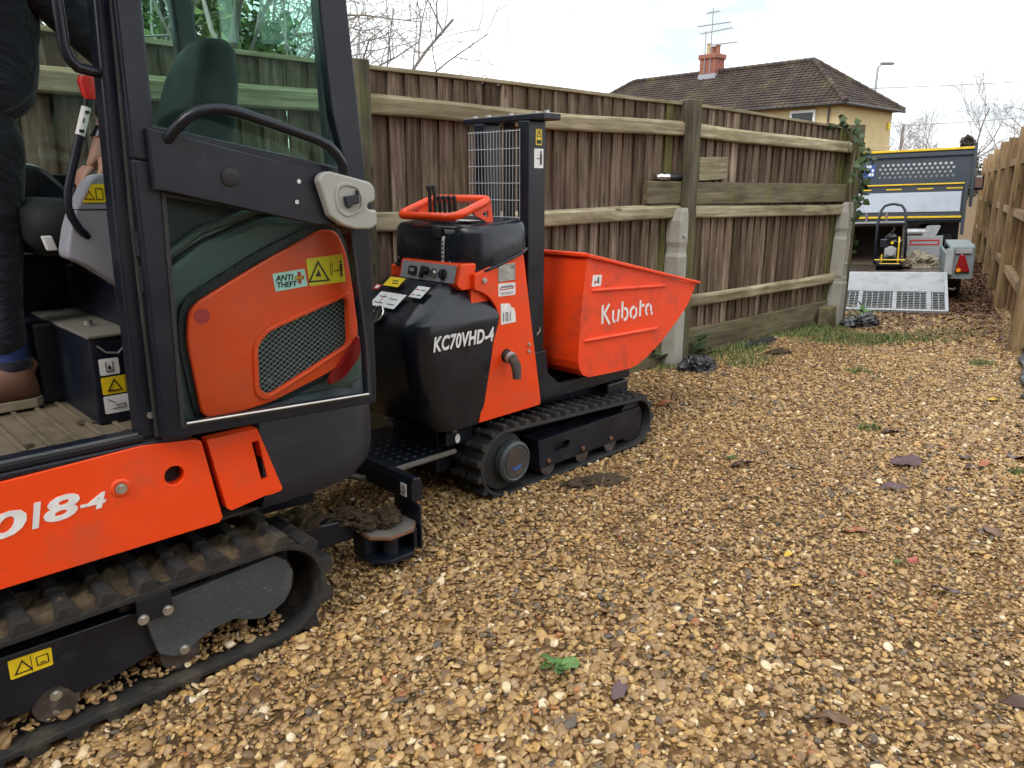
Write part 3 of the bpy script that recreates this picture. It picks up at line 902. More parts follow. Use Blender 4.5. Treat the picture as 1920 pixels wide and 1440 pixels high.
def plant(name, label, x, y, n, L, W, mat, spread=1.0, up=0.5, lobes=0, seed=1, cat='plant', group=None):
    rs = random.Random(seed)
    t = thing(name, label, cat, (x, y, float(hgt(x, y))), 0, group)
    me = leaf_mesh('leaf', L, W, mat, 0.3, lobes)
    mk('stem', mat, t, lambda m: [m.tube([(0, 0, -0.01), (math.cos(a) * L * .3, math.sin(a) * L * .3, L * up)], [0.003, 0.0015], 5) for a in (0.3, 1.9, 3.4, 4.9)])
    for i in range(n):
        o = bpy.data.objects.new('leaf', me); COL.objects.link(o); o.parent = t; solid_leaf(o)
        a = 2 * math.pi * i / n * 2.4 + rs.uniform(-.4, .4)
        h = rs.uniform(0.1, 1.0) * L * up * 1.3
        r = rs.uniform(0.0, 0.5) * L * spread
        o.location = (r * math.cos(a), r * math.sin(a), h)
        o.rotation_euler = (rs.uniform(-.35, .35), rs.uniform(-.7, 0.15), a)
        sc = rs.uniform(0.6, 1.15); o.scale = (sc, sc, sc)
    return t
plant('weed_plant', 'small bright green weed growing alone in the foreground gravel', 0.13, 1.995, 9, 0.052, 0.022, 'weed', 0.7, 0.35, 3, 5)
plant('weed_plant', 'leafy dark green weeds at the foot of the nearer concrete spur', 1.50, 6.22, 26, 0.11, 0.03, 'ivy', 2.0, 1.2, 0, 6)
plant('weed_plant', 'green weed clump under the skip tip by the fence', 1.10, 5.98, 22, 0.10, 0.03, 'ivy', 1.9, 1.2, 0, 8)
plant('weed_plant', 'feathery green fern like weed beside the mossy stump', 3.06, 8.12, 22, 0.16, 0.03, 'weed', 1.5, 1.0, 4, 9)
plant('weed_plant', 'green weeds sprouting at the foot of the far spur', 3.75, 8.15, 18, 0.12, 0.03, 'weed', 1.6, 1.1, 0, 10)

def blade_mass(name, label, cat, patches, mat, seed, h=(0.04, 0.10), w=0.0035):
    r2 = np.random.default_rng(seed)
    V, F, T = [], [], []
    for (x, y, rx, ry, a, n) in patches:
        rr = np.sqrt(r2.uniform(0, 1, n)) ; an = r2.uniform(0, 6.283, n)
        lx, ly = rr * np.cos(an) * rx, rr * np.sin(an) * ry
        c, s_ = math.cos(R(a)), math.sin(R(a))
        bx, by = x + lx * c - ly * s_, y + lx * s_ + ly * c
        for i in range(n):
            hh = r2.uniform(*h) * (1.15 - rr[i] * 0.6); d = r2.uniform(0, 6.283); ln = r2.uniform(0.1, 0.9) * hh
            z0 = float(hgt(bx[i], by[i])) - 0.005
            wx, wy = -math.sin(d) * w, math.cos(d) * w
            b = len(V)
            V += [(bx[i] - wx, by[i] - wy, z0), (bx[i] + wx, by[i] + wy, z0),
                  (bx[i] + math.cos(d) * ln * .4 + wx * .7, by[i] + math.sin(d) * ln * .4 + wy * .7, z0 + hh * .65),
                  (bx[i] + math.cos(d) * ln * .4 - wx * .7, by[i] + math.sin(d) * ln * .4 - wy * .7, z0 + hh * .65),
                  (bx[i] + math.cos(d) * ln, by[i] + math.sin(d) * ln, z0 + hh)]
            F += [(b, b + 1, b + 2, b + 3), (b + 3, b + 2, b + 4)]
            T += [r2.uniform(0, 1)] * 5
    me = bpy.data.meshes.new(name); me.from_pydata(V, [], F)
    a_ = me.attributes.new('tone', 'FLOAT', 'POINT'); a_.data.foreach_set('value', T)
    me.materials.append(MAT[mat])
    o = bpy.data.objects.new(name, me); COL.objects.link(o)
    return tag(o, label, cat, kind='stuff')
blade_mass('grass', 'short green grass growing through the gravel along the fence', 'grass', [
    (1.86, 6.40, .60, .20, 43, 1300), (1.92, 6.05, .26, .16, 40, 350), (3.02, 7.62, .62, .30, 46, 2400), (3.25, 7.0, .55, .26, 20, 1400),
    (2.95, 7.2, .5, .34, 30, 1100), (4.0, 7.2, .6, .22, 10, 600), (2.11, 4.32, .07, .04, 0, 130), (3.80, 6.07, .12, .05, 0, 160), (2.65, 5.71, .1, .05, 0, 120),
    (2.51, 3.59, .05, .03, 0, 60), (1.3, 6.0, .3, .1, 43, 350), (2.5, 7.25, .7, .10, 43, 900), (3.6, 7.0, .5, .25, 20, 700)], 'grass', 3, (0.02, 0.075), 0.003)
blade_mass('dry_grass', 'dry straw coloured stalks leaning against the gravel board', 'grass', [(2.55, 7.36, .9, .05, 42.7, 60), (1.7, 6.5, .5, .05, 42.7, 25), (0.3, 2.9, .8, .5, 40, 30)], 'straw', 5, (0.10, 0.26), 0.0016)
# leaf litter down the far end of the drive
r2 = np.random.default_rng(9)
V, F, T = [], [], []
for i in range(7000):
    s_ = r2.uniform(-2.3, 7.5); n_ = r2.uniform(-0.45, 0.1) if s_ > 0.2 else r2.uniform(-0.5, 1.0)
    if s_ < 0 and r2.uniform() > (s_ + 2.6) / 3.4: continue
    c, s2 = math.cos(R(PATH_RZ)), math.sin(R(PATH_RZ))
    x, y = PATH_LOC[0] + s_ * c - n_ * s2, PATH_LOC[1] + s_ * s2 + n_ * c
    L, a, z = r2.uniform(.015, .038), r2.uniform(0, 6.283), float(hgt(x, y)) + r2.uniform(.006, .02)
    tx, ty = r2.normal(0, .35), r2.normal(0, .35)
    b = len(V)
    for (u_, v_) in ((-1, 0), (0, -.45), (1, 0), (0, .45)):
        dx, dy = u_ * L * math.cos(a) - v_ * L * math.sin(a), u_ * L * math.sin(a) + v_ * L * math.cos(a)
        V.append((x + dx, y + dy, z + dx * tx + dy * ty + (0.25 * L if v_ else 0)))
    F += [(b, b + 1, b + 2), (b, b + 2, b + 3)]; T += [r2.uniform(0, 1)] * 4
me = bpy.data.meshes.new('leaf_litter'); me.from_pydata(V, [], F)
a_ = me.attributes.new('tone', 'FLOAT', 'POINT'); a_.data.foreach_set('value', T)
me.materials.append(MAT['deadleaf'])
o = bpy.data.objects.new('leaf_litter', me); COL.objects.link(o)
tag(o, 'brown leaf litter covering the far end of the drive by the trailer', 'leaf litter', kind='stuff')

# ivy on the far post
ivy = thing('ivy_plant', 'dark ivy climbing the far fence post and over the rail end', 'plant', FM @ Vector((2.6, -0.14, 0.0)), FENCE_RZ)
im = leaf_mesh('leaf', 0.066, 0.028, 'ivy', 0.2, 2)
rs = random.Random(4)
paths = [[(-0.04, 0, .6), (-0.06, -.01, 1.1), (-0.10, 0, 1.5), (-0.05, 0, 1.75), (-0.2, .06, 1.93), (-0.5, .1, 1.96)], [(0.14, .05, .7), (0.18, .03, 1.2), (0.15, .02, 1.5), (0.17, 0, 1.75)], [(0.2, .1, .9), (.3, .1, 1.3), (.24, .1, 1.55)]]
mk('stem', 'bark', ivy, lambda m: [m.tube(p_, 0.006, 5) for p_ in paths])
for p_ in paths:
    for k in range(len(p_) - 1):
        a, b = Vector(p_[k]), Vector(p_[k + 1])
        hi = 11 if a.z > 1.0 else 3
        for i in range(hi):
            q = a.lerp(b, rs.random()) + Vector((rs.gauss(0, .045), rs.uniform(-.06, .0), rs.gauss(0, .04)))
            o = bpy.data.objects.new('leaf', im); COL.objects.link(o); o.parent = ivy; solid_leaf(o, .001)
            o.location = q; o.rotation_euler = (R(90) + rs.gauss(0, .4), rs.gauss(0, .5), rs.uniform(0, 6.28) if rs.random() < .3 else rs.gauss(-1.2, .7))
            sc = rs.uniform(.6, 1.2); o.scale = (sc, sc, sc)

# ================================================================== HOUSE
hs = thing('house', 'cream rendered house with brown hipped tile roof behind the fence', 'house', (15.195, 37.16, 0), 42.5)
RX, RY, HIP, EZ, TZ = 6.6, 18.4, 3.4, 5.0, 7.43
mk('wall', 'render', hs, lambda m: m.box(0.4, RX - 0.4, 0.4, RY - 0.4, 0, 4.95))
mk('string_course', 'render', hs, lambda m: m.box(0.3, RX - 0.3, 0.36, 0.399, 3.02, 3.3), bev=0.02)
mk('soffit', 'gutter', hs, lambda m: m.box(0.05, RX - 0.05, 0.05, RY - 0.05, 4.955, 5.0))
roof = mk('roof', 'tile', hs, lambda m: m.add([(0.05, 0.05, 5.003), (RX - .05, 0.05, 5.003), (RX - .05, RY - .05, 5.003), (.05, RY - .05, 5.003), (RX / 2, HIP, TZ - 0.06), (RX / 2, RY - HIP, TZ - 0.06)],
                                       [(0, 1, 4), (1, 2, 5, 4), (2, 3, 5), (3, 0, 4, 5), (3, 2, 1, 0)]))
def slope(name, e0, e1, t0, t1, rows, parent):
    e0, e1, t0, t1 = map(Vector, (e0, e1, t0, t1))
    u = (e1 - e0).normalized()
    nrm = u.cross((t0 - e0)).normalized()
    if nrm.z < 0: nrm = -nrm
    V, F = [], []
    for r in range(rows):
        lo = []
        for tt, lift in ((r / rows - 0.012, 0.055), (r / rows - 0.012, 0.0), ((r + 1.06) / rows, 0.004)):
            tt = min(tt, 1.0)
            a, b = e0.lerp(t0, tt), e1.lerp(t1, tt)
            L = (b - a).length
            n = max(2, int((e1 - e0).length / 0.075))
            row = []
            for k in range(n + 1):
                p = a.lerp(b, k / n)
                ph = (p - e0).dot(u) / 0.30 * 2 * math.pi
                wv = 0.030 * max(0.0, math.sin(ph)) ** 0.8
                row.append(p + nrm * (lift + wv))
            lo.append(row)
        n = len(lo[0])
        b0 = len(V)
        for q in lo: V += [tuple(p) for p in q]
        for k in range(n - 1):
            F.append((b0 + n + k, b0 + n + k + 1, b0 + k + 1, b0 + k))          # riser
            F.append((b0 + k, b0 + k + 1, b0 + 2 * n + k + 1, b0 + 2 * n + k))
    me = bpy.data.meshes.new(name); me.from_pydata(V, [], F)
    me.materials.append(MAT['tile'])
    o = bpy.data.objects.new(name, me); COL.objects.link(o); o.parent = parent
    o['kind'] = 'stuff'
    return o
A, B, C_, D_ = (0, 0, EZ), (RX, 0, EZ), (RX, RY, EZ), (0, RY, EZ)
T0, T1 = (RX / 2, HIP, TZ), (RX / 2, RY - HIP, TZ)
slope('roof_tiles', D_, A, T1, T0, 17, roof)
slope('roof_tiles', A, B, T0, T0, 17, roof)
slope('roof_tiles', B, C_, T0, T1, 17, roof)
for a, b in ((T0, T1), (A, T0), (B, T0), (D_, T1), (C_, T1)):
    a, b = Vector(a), Vector(b)
    n = max(4, int((b - a).length / 0.42))
    m = MB()
    for k in range(n):
        p, q = a.lerp(b, k / n), a.lerp(b, (k + 1) / n)
        m.tube([p + Vector((0, 0, .05)), q + Vector((0, 0, .05))], [0.15, 0.125], 10)
    m.build('ridge_tiles', 'tile', roof, smooth=50)['kind'] = 'stuff'
mk('gutter', 'gutter', hs, lambda m: [m.tube([(-.04, -.05, 4.97), (-.04, RY, 4.97)], 0.06, 8), m.tube([(-.04, -.05, 4.97), (RX, -.05, 4.97)], 0.06, 8)], smooth=50)
w = mk('window', 'upvc', hs, lambda m: m.plate([(1.55, 3.5), (2.85, 3.5), (2.85, 4.82), (1.55, 4.82)], [(1.66, 3.6), (2.74, 3.6), (2.74, 4.70), (1.66, 4.70)], -0.397, -0.30, M=Matrix.Rotation(R(90), 4, 'Z') @ Matrix.Identity(4)))
mk('pane', 'winglass', w, lambda m: m.box(0.355, 0.375, 1.66, 2.74, 3.6, 4.70))
mk('downpipe', 'gutter', hs, lambda m: m.tube([(0.33, 0.9, 0), (0.33, 0.9, 4.9)], 0.04, 8))
mk('alarm_box', 'yellow', hs, lambda m: m.box(5.7, 5.95, 0.30, 0.399, 4.1, 4.45), bev=0.03)
ch = mk('chimney', 'brick', hs, lambda m: [m.box(2.85, 3.75, 8.95, 9.95, 6.4, 8.15)])
mk('chimney_cap', 'terracotta', ch, lambda m: m.box(2.77, 3.83, 8.87, 10.03, 8.152, 8.40), bev=0.03)
mk('flashing', 'lead', ch, lambda m: m.box(2.80, 3.80, 8.90, 10.0, 6.95, 7.36))
for y, mt, h in ((9.7, 'buff', 0.62), (9.4, 'terracotta', 0.42), (9.12, 'terracotta', 0.46)):
    mk('chimney_pot', mt, ch, lambda m: m.lathe([(0.15, 0), (0.13, h * .3), (0.12, h * .85), (0.15, h * .88), (0.15, h)], 14, Matrix.Translation((3.3, y, 8.402))), smooth=40)
HM = Matrix.Translation((15.195, 37.16, 0)) @ Matrix.Rotation(R(42.5), 4, 'Z')
def aerial(label, y, h, booms):
    a = thing('tv_aerial', label, 'aerial', HM @ Vector((3.30, y, 7.4)), 42.5)
    mk('mast', 'metalgrey', a, lambda m: m.tube([(-0.5, 0, 0), (-0.5, 0, h)], 0.028, 6))
    for z, l0, l1, n, tilt in booms:
        def f(m):
            m.tube([(-0.5, l0, z), (-0.5, l1, z + tilt)], 0.018, 5)
            for k in range(n):
                t = k / (n - 1); yy = l0 + (l1 - l0) * t
                m.tube([(-0.5 - .2, yy, z + tilt * t), (-0.5 + .2, yy, z + tilt * t)], 0.012, 4)
                m.tube([(-0.5, yy, z + tilt * t - .09), (-0.5, yy, z + tilt * t + .09)], 0.010, 4)
        mk('antenna', 'metalgrey', a, f)
    return a
aerial('tall television aerial mast with stacked antennas on the chimney', 9.25, 3.3, [(3.1, -.35, .35, 4, 0), (2.45, -1.1, 0.9, 9, .05), (1.4, -1.6, -.1, 9, .02)])
aerial('shorter television aerial mast just left of the tall one', 9.62, 2.2, [(2.15, -1.6, .3, 8, -.05)])

# unseen house added behind the camera so glass and black paint reflect something darker
nh = thing('added_unseen_house', 'red brick house added out of view behind the camera to darken reflections', 'house', (1.0, -8.5, 0), 0)
mk('wall', 'brick', nh, lambda m: m.box(-9, 9, -8, 0, 0, 5.2))
mk('roof', 'tile', nh, lambda m: m.prism([(-9.4, 5.202), (9.4, 5.202), (7.0, 7.8), (-7.0, 7.8)], -8.4, .4))
for x in (-6.5, -2.5, 3.0, 6.5):
    for z in (0.9, 3.3):
        ww = mk('window', 'upvc', nh, lambda m: m.plate([(x - .7, z), (x + .7, z), (x + .7, z + 1.25), (x - .7, z + 1.25)], [(x - .62, z + .08), (x + .62, z + .08), (x + .62, z + 1.17), (x - .62, z + 1.17)], .003, .08))
        mk('pane', 'winglass', ww, lambda m: m.box(x - .62, x + .62, .02, .04, z + .08, z + 1.17))
dd = mk('door', 'upvc', nh, lambda m: m.box(-.5, .5, .003, .06, 0, 2.1), bev=.01)
mk('door_handle', 'steel', dd, lambda m: m.tube([(.38, .062, 1.0), (.38, .1, 1.0), (.28, .1, 1.0)], .012, 6))

# ================================================================== STREET FURNITURE BEHIND
lamp = thing('street_lamp', 'tall grey street lamp rising beyond the house roof', 'street lamp', (26.6, 60, 0))
mk('pole', 'metalgrey', lamp, lambda m: m.tube([(0, 0, 0), (0, 0, 5), (0.05, 0, 9.6), (0.3, 0, 9.85)], [0.13, 0.11, 0.075, 0.06], 8), smooth=40)
mk('lamp_head', 'metalgrey', lamp, lambda m: m.loft([rrect(0.25, 1.15, -.17, .17, .1, 9.80), rrect(0.2, 1.2, -.2, .2, .12, 9.90), rrect(0.3, 1.0, -.12, .12, .08, 9.99)]), smooth=40)
tp = thing('telegraph_pole', 'brown wooden telegraph pole beyond the tipper', 'pole', (38.6, 80, 0))
mk('pole', 'bark', tp, lambda m: m.tube([(0, 0, 0), (0.1, 0, 7.0)], [0.17, 0.13], 8), smooth=40)
mk('pole_cap', 'metalgrey', tp, lambda m: m.tube([(0.1, 0, 7.0), (0.1, 0, 7.08)], 0.15, 8))
for lab, a, b, sg in (('upper overhead cable crossing the sky right of the roof', (14, 62, 8.1), (48, 58, 9.1), .25), ('lower overhead cable above the far bare trees', (30, 66, 5.9), (52, 56, 7.6), .3)):
    pts = [Vector(a).lerp(Vector(b), k / 16) - Vector((0, 0, sg * 4 * (k / 16) * (1 - k / 16))) for k in range(17)]
    o = mk('overhead_cable', 'metalgrey', None, lambda m: m.tube(pts, 0.028, 5))
    tag(o, lab, 'cable')

# ================================================================== TREES
def grow(seed, base, height, spread, levels, r0, kids, lean=(0, 0), upw=0.25, first=0.35, wig=0.18, minr=0.004):
    rs = random.Random(seed)
    br = [[] for _ in range(levels)]
    def limb(p, d, L, r, lv):
        n = 6 if lv < levels - 1 else 4
        pts, rad = [p.copy()], [r]
        q, dd = p.copy(), d.normalized()
        for k in range(n):
            dd = (dd + Vector((rs.gauss(0, wig), rs.gauss(0, wig), rs.gauss(0, wig) + upw * 0.12))).normalized()
            q = q + dd * (L / n)
            pts.append(q.copy()); rad.append(max(minr, r * (1 - 0.62 * (k + 1) / n)))
        br[lv].append((pts, rad))
        if lv + 1 < levels:
            for c in range(kids[lv]):
                t = first + (1 - first) * (c + rs.random()) / kids[lv]
                i = min(n - 1, int(t * n)); f = t * n - i
                o = pts[i].lerp(pts[i + 1], f)
                ax_ = (pts[i + 1] - pts[i]).normalized()
                side = ax_.orthogonal().normalized()
                side.rotate(Matrix.Rotation(rs.uniform(0, 6.283), 3, ax_))
                nd = (ax_ * rs.uniform(0.45, 0.9) + side * spread * rs.uniform(0.7, 1.2) + Vector((0, 0, upw))).normalized()
                limb(o, nd, L * rs.uniform(0.42, 0.72) * (1.15 - 0.4 * t), rad[i] * rs.uniform(0.45, 0.65), lv + 1)
    limb(Vector(base), Vector((lean[0], lean[1], 1)), height, r0, 0)
    return br
def bare_tree(label, seed, loc, height, spread, kids, r0, group=None, lean=(0, 0), twig='twig', bark='bark', upw=0.25, minr=0.004, cat='tree', first=0.35):
    t = thing('bare_tree', label, cat, loc, 0, group)
    br = grow(seed, (0, 0, 0), height, spread, len(kids) + 1, r0, kids, lean, upw, first, minr=minr)
    m = MB()
    for p_, r_ in br[0]: m.tube(p_, r_, 8)
    m.build('trunk', bark, t, smooth=60)
    m = MB()
    for L in br[1:]:
        for p_, r_ in L: m.tube(p_, r_, 4 if r_[0] < .03 else 6, cap=False)
    m.build('crown', twig, t, recalc=False)
    return t
bare_tree('leafless pale branched tree above the fence left of the sky', 12, (-2.3, 10.0, 0), 4.2, 1.0, (14, 9, 6, 3), 0.09, lean=(0.08, 0), upw=0.10, minr=0.0032, first=0.25)
bare_tree('leafless shrub with thin twigs behind the cab glass', 23, (-2.0, 5.2, 0), 3.2, 0.9, (9, 7, 4), 0.045, lean=(-.12, 0), upw=0.2, minr=0.003, twig='fartwig', cat='shrub')
for i, (x, y, h, lab) in enumerate(((33.5, 62, 5.6, 'far leafless tree directly above the tipper right side'), (37.5, 66, 7.6, 'tall far leafless tree near the right picture edge'), (31.2, 66, 5.0, 'low far leafless tree above the tipper middle'), (42.5, 70, 8.0, 'far leafless tree half hidden by the right fence'))):
    bare_tree(lab, 40 + i, (x, y, 0), h, 0.85, (9, 7, 5), 0.12, 'bare trees on the skyline', twig='fartwig', bark='fartwig', minr=0.009, first=0.2)

def leaf_cloud(seed, n, ellip, size, clump=0.35):
    r3 = np.random.default_rng(seed)
    V, F, T = [], [], []
    cl = []
    for (c, rad) in ellip:
        for _ in range(int(14 * rad[0] * rad[2]) + 6):
            d = r3.normal(0, 1, 3); d /= np.linalg.norm(d)
            cl.append((np.array(c) + d * np.array(rad) * r3.uniform(.55, 1.0), r3.uniform(.25, .55) * min(rad)))
    for i in range(n):
        c, rr = cl[r3.integers(len(cl))]
        d = r3.normal(0, 1, 3); d /= np.linalg.norm(d)
        p = c + d * rr * r3.uniform(.5, 1.05)
        a = r3.normal(0, 1, 3); a /= np.linalg.norm(a)
        b = np.cross(a, r3.normal(0, 1, 3)); b /= np.linalg.norm(b)
        s_ = size * r3.uniform(.6, 1.4)
        k = len(V)
        V += [tuple(p - a * s_), tuple(p + b * s_ * .4), tuple(p + a * s_), tuple(p - b * s_ * .4)]
        F.append((k, k + 1, k + 2, k + 3)); T += [r3.uniform(0, 1)] * 4
    return V, F, T
def leafy(name, label, cat, loc, n, ellip, size, mat, seed, trunk=True):
    t = thing(name, label, cat, loc)
    V, F, T = leaf_cloud(seed, n, ellip, size)
    me = bpy.data.meshes.new('crown'); me.from_pydata(V, [], F)
    a_ = me.attributes.new('tone', 'FLOAT', 'POINT'); a_.data.foreach_set('value', T)
    me.materials.append(MAT[mat])
    o = bpy.data.objects.new('crown', me); COL.objects.link(o); o.parent = t
    def f(m):
        for (c, rad) in ellip:
            m.tube([(c[0] * .6, c[1] * .6, 0), (c[0] * .9, c[1], c[2] * .6), (c[0], c[1], c[2] + rad[2] * .5)], [.07, .05, .015], 6)
    mk('trunk', 'bark', t, f)
    return t
leafy('hedge', 'tall green hedge behind the fence seen through the cab glass', 'hedge', (-3.4, 5.9, 0), 26000,
      [((-1.6, 0, 1.7), (1.2, .8, 1.8)), ((0, .1, 1.9), (1.2, .8, 2.0)), ((0.9, .1, 1.9), (.85, .7, 1.8)), ((1.45, .1, 1.9), (.55, .6, 1.8)), ((-3.0, .2, 1.8), (1.2, .8, 1.8))], 0.05, 'hedge', 5)
leafy('conifer_tree', 'dark brownish evergreen tree between the far bare trees', 'tree', (36.2, 64, 0), 5000, [((0, 0, 2.2), (1.0, 1.0, 2.2)), ((.1, 0, 3.9), (.6, .6, 1.3))], 0.13, 'conifer', 6)
leafy('far_hedge', 'low hedge line far behind the tipper', 'hedge', (48, 95, 0), 9000, [((-16, 0, 1.2), (7, 1.5, 1.5)), ((-4, 0, 1.2), (7, 1.5, 1.5)), ((8, 0, 1.4), (7, 1.5, 1.6))], 0.22, 'conifer', 8)

# ================================================================== TRAILER
PM = Matrix.Translation(PATH_LOC) @ Matrix.Rotation(R(PATH_RZ), 4, 'Z')
TRZ, ROLL = 64.0, -2.3                      # the trailer stands a little askew and leans to its left
TM = Matrix.Translation(PATH_LOC) @ Matrix.Rotation(R(TRZ), 4, 'Z') @ Matrix.Rotation(R(ROLL), 4, 'X')
def pth(x, y, z): return PM @ Vector((x, y, z))
def tth(x, y, z): return TM @ Vector((x, y, z))
def lean(o): o.rotation_euler = (R(ROLL), 0, R(TRZ)); return o
tr = thing('plant_trailer', 'grey plant trailer with lowered mesh ramp at the end of the drive', 'trailer', PATH_LOC, PATH_RZ)
lean(tr)
RM = Matrix.Translation((0, 0, 0.015)) @ Matrix.Rotation(-math.atan2(0.335, 0.92), 4, 'Y')
RL = math.hypot(0.92, 0.335)
W1 = 1.30
ramp = mk('ramp', 'zinc', tr, lambda m: [m.box(0, RL, 0.0, 0.035, 0, 0.04), m.box(0, RL, W1 - .035, W1, 0, 0.04), m.box(0, .035, .036, W1 - .036, 0.002, 0.038), m.box(RL - .04, RL, .036, W1 - .036, 0.002, 0.038)], M=RM, bev=0.003)
mk('tread_plate', 'alu', ramp, lambda m: m.box(0.46, RL - .042, .037, W1 - .037, 0.03, 0.041), M=RM)
def ramp_mesh(m):
    for y in np.arange(0.09, W1 - .04, 0.062): m.box(0.036, 0.459, y, y + .008, 0.018, 0.026)
    for x in np.arange(0.07, 0.45, 0.042): m.box(x, x + .006, .037, W1 - .037, 0.0265, 0.0325)
mk('ramp_mesh', 'zinc', ramp, ramp_mesh, M=RM)
for y in (0.17, 0.52, 0.88): mk('ramp_bar', 'alu', ramp, lambda m: m.box(0.037, 0.458, y, y + .045, 0.033, 0.039), M=RM)
bed = mk('bed', 'ply', tr, lambda m: m.box(0.93, 3.5, 0.03, W1 - .03, 0.31, 0.35), bev=0.003)
mk('chassis', 'trailer', tr, lambda m: [m.box(0.93, 3.55, 0.0, 0.028, 0.22, 0.38), m.box(0.93, 3.55, W1 - .028, W1, 0.22, 0.38), m.box(0.94, 1.0, .03, W1 - .03, .22, .305), m.box(3.52, 3.56, .03, W1 - .03, .22, .56)], bev=0.003)
mk('drawbar', 'trailer', tr, lambda m: [m.tube([(3.5, .25, .27), (4.7, W1 / 2 - .02, .30)], .04, 6), m.tube([(3.5, W1 - .25, .27), (4.7, W1 / 2 + .02, .30)], .04, 6)])
mk('side_panel', 'trailer', tr, lambda m: [m.box(1.0, 3.45, 0.002, 0.03, 0.382, 0.60), m.box(1.0, 3.45, W1 - .03, W1 - .002, 0.382, 0.60)], bev=0.004)
for sgn, y0 in ((1, 0.0), (-1, W1)):
    ys = lambda a: y0 - sgn * a
    def guard(m):
        out = [(0.98, 0.30), (0.98, 0.67), (1.05, 0.69), (2.15, 0.69), (2.32, 0.60), (2.32, 0.30), (2.28, 0.30), (2.28, 0.58), (2.12, 0.65), (1.09, 0.65), (1.02, 0.63), (1.02, 0.30)]
        a, b = sorted((ys(0.012), ys(0.262)))
        m.prism(out, a, b)
        m.prism([(0.975, 0.30), (0.975, 0.668), (1.05, 0.695), (2.15, 0.695), (2.33, 0.60), (2.33, 0.46), (1.2, 0.46), (1.1, 0.30)], *sorted((ys(0.2625), ys(0.269))))
    g = mk('mudguard', 'trailer', tr, guard, bev=0.004)
    lp = mk('lamp_bracket', 'alu', g, lambda m: m.box(0.955, 0.978, *sorted((ys(.07), ys(.24))), 0.60, 0.655), bev=0.003)
    tl = mk('tail_light', 'lens', g, lambda m: m.prism(rounded([(ys(.075), .385), (ys(.235), .385), (ys(.165), .59), (ys(.115), .59)], .015), -0.978, -0.945, M=Matrix.Rotation(R(90), 4, 'Z') @ Matrix.Diagonal((1, 1, 1, 1))), bev=0.006)
    mk('indicator', 'amber', tl, lambda m: m.cyl((0.949, ys(.115), .408), (0.938, ys(.115), .408), .024, 14))
    wz = mk('wheel', 'rubber_black', tr, lambda m: m.lathe([(.11, -.075), (.20, -.085), (.25, -.06), (.25, .06), (.20, .085), (.11, .075)], 28, Matrix.Translation((1.62, ys(.105), .25)) @ Matrix.Rotation(R(90), 4, 'X')), smooth=40)
    mk('rim', 'zinc', wz, lambda m: m.lathe([(.02, -.07), (.105, -.078), (.105, .078), (.02, .07)], 20, Matrix.Translation((1.62, ys(.105), .25)) @ Matrix.Rotation(R(90), 4, 'X')), smooth=40)
    mk('bracket', 'zinc', tr, lambda m: m.box(0.905, 0.928, *sorted((ys(-.03), ys(.05))), 0.36, 0.66), bev=0.003)
mk('hitch_hook', 'steel', tr, lambda m: m.tube([(0.93, -0.03, 0.19), (0.9, -.08, .18), (.9, -.1, .20)], .012, 6))

fb = thing('white_board', 'pale board with dark red frame line standing on the trailer', 'board', tth(2.3, -0.02, 0.352), PATH_RZ)
lean(fb)
mk('panel', 'alu', fb, lambda m: m.box(0, 0.03, 0.03, 0.50, 0, 0.38), bev=0.005)
mk('red_line', 'red', fb, lambda m: m.plate([(-.42, .26), (-.07, .26), (-.07, .33), (-.42, .33)], [(-.405, .275), (-.085, .275), (-.085, .315), (-.405, .315)], -.006, -.001, M=Matrix.Rotation(R(-90), 4, 'Z')))

bk = thing('digger_bucket', 'wide brown digger bucket lying open on the trailer bed', 'bucket', tth(2.0, 0.50, 0.355), PATH_RZ)
lean(bk)
arc = [(0.46 + 0.42 * math.cos(R(a)), 0.27 + 0.27 * math.sin(R(a))) for a in range(-95, 96, 19)] + [(0.1, 0.56)]
arc2 = [(0.46 + 0.39 * math.cos(R(a)), 0.27 + 0.245 * math.sin(R(a))) for a in range(95, -96, -19)]
mk('shell', 'brownsteel', bk, lambda m: m.prism([(0.1, .0)] + arc + [(0.1, 0.53)] + arc2 + [(0.1, .025)], 0.0, 0.66), smooth=40)
mk('side_plate', 'brownsteel', bk, lambda m: [m.prism([(0.08, 0)] + arc, -.018, -.001), m.prism([(0.08, 0)] + arc, .661, .678)])
mk('lip', 'alu', bk, lambda m: m.box(0.06, 0.13, -.02, .68, .561, .585), bev=0.003)
mk('ear', 'brownsteel', bk, lambda m: [m.prism([(0.2, .586), (0.55, .586), (0.45, .70), (.28, .70)], y, y + .025) for y in (.2, .45)])
sh = crumple('canvas_sheet', 'crumpled khaki canvas heaped on the trailer bed', 'canvas', tth(1.98, .26, .36).x, tth(1.98, .26, .36).y, .17, .24, .17, 'canvas', 12, 60, 3.2, .55, z=.355)
rb_ = crumple('rubble_bag', 'small torn brown bag beside the plate compactor', 'bag', tth(1.75, .47, .36).x, tth(1.75, .47, .36).y, .1, .1, .09, 'mat', 15, 60, 3.2, .5, z=.365)

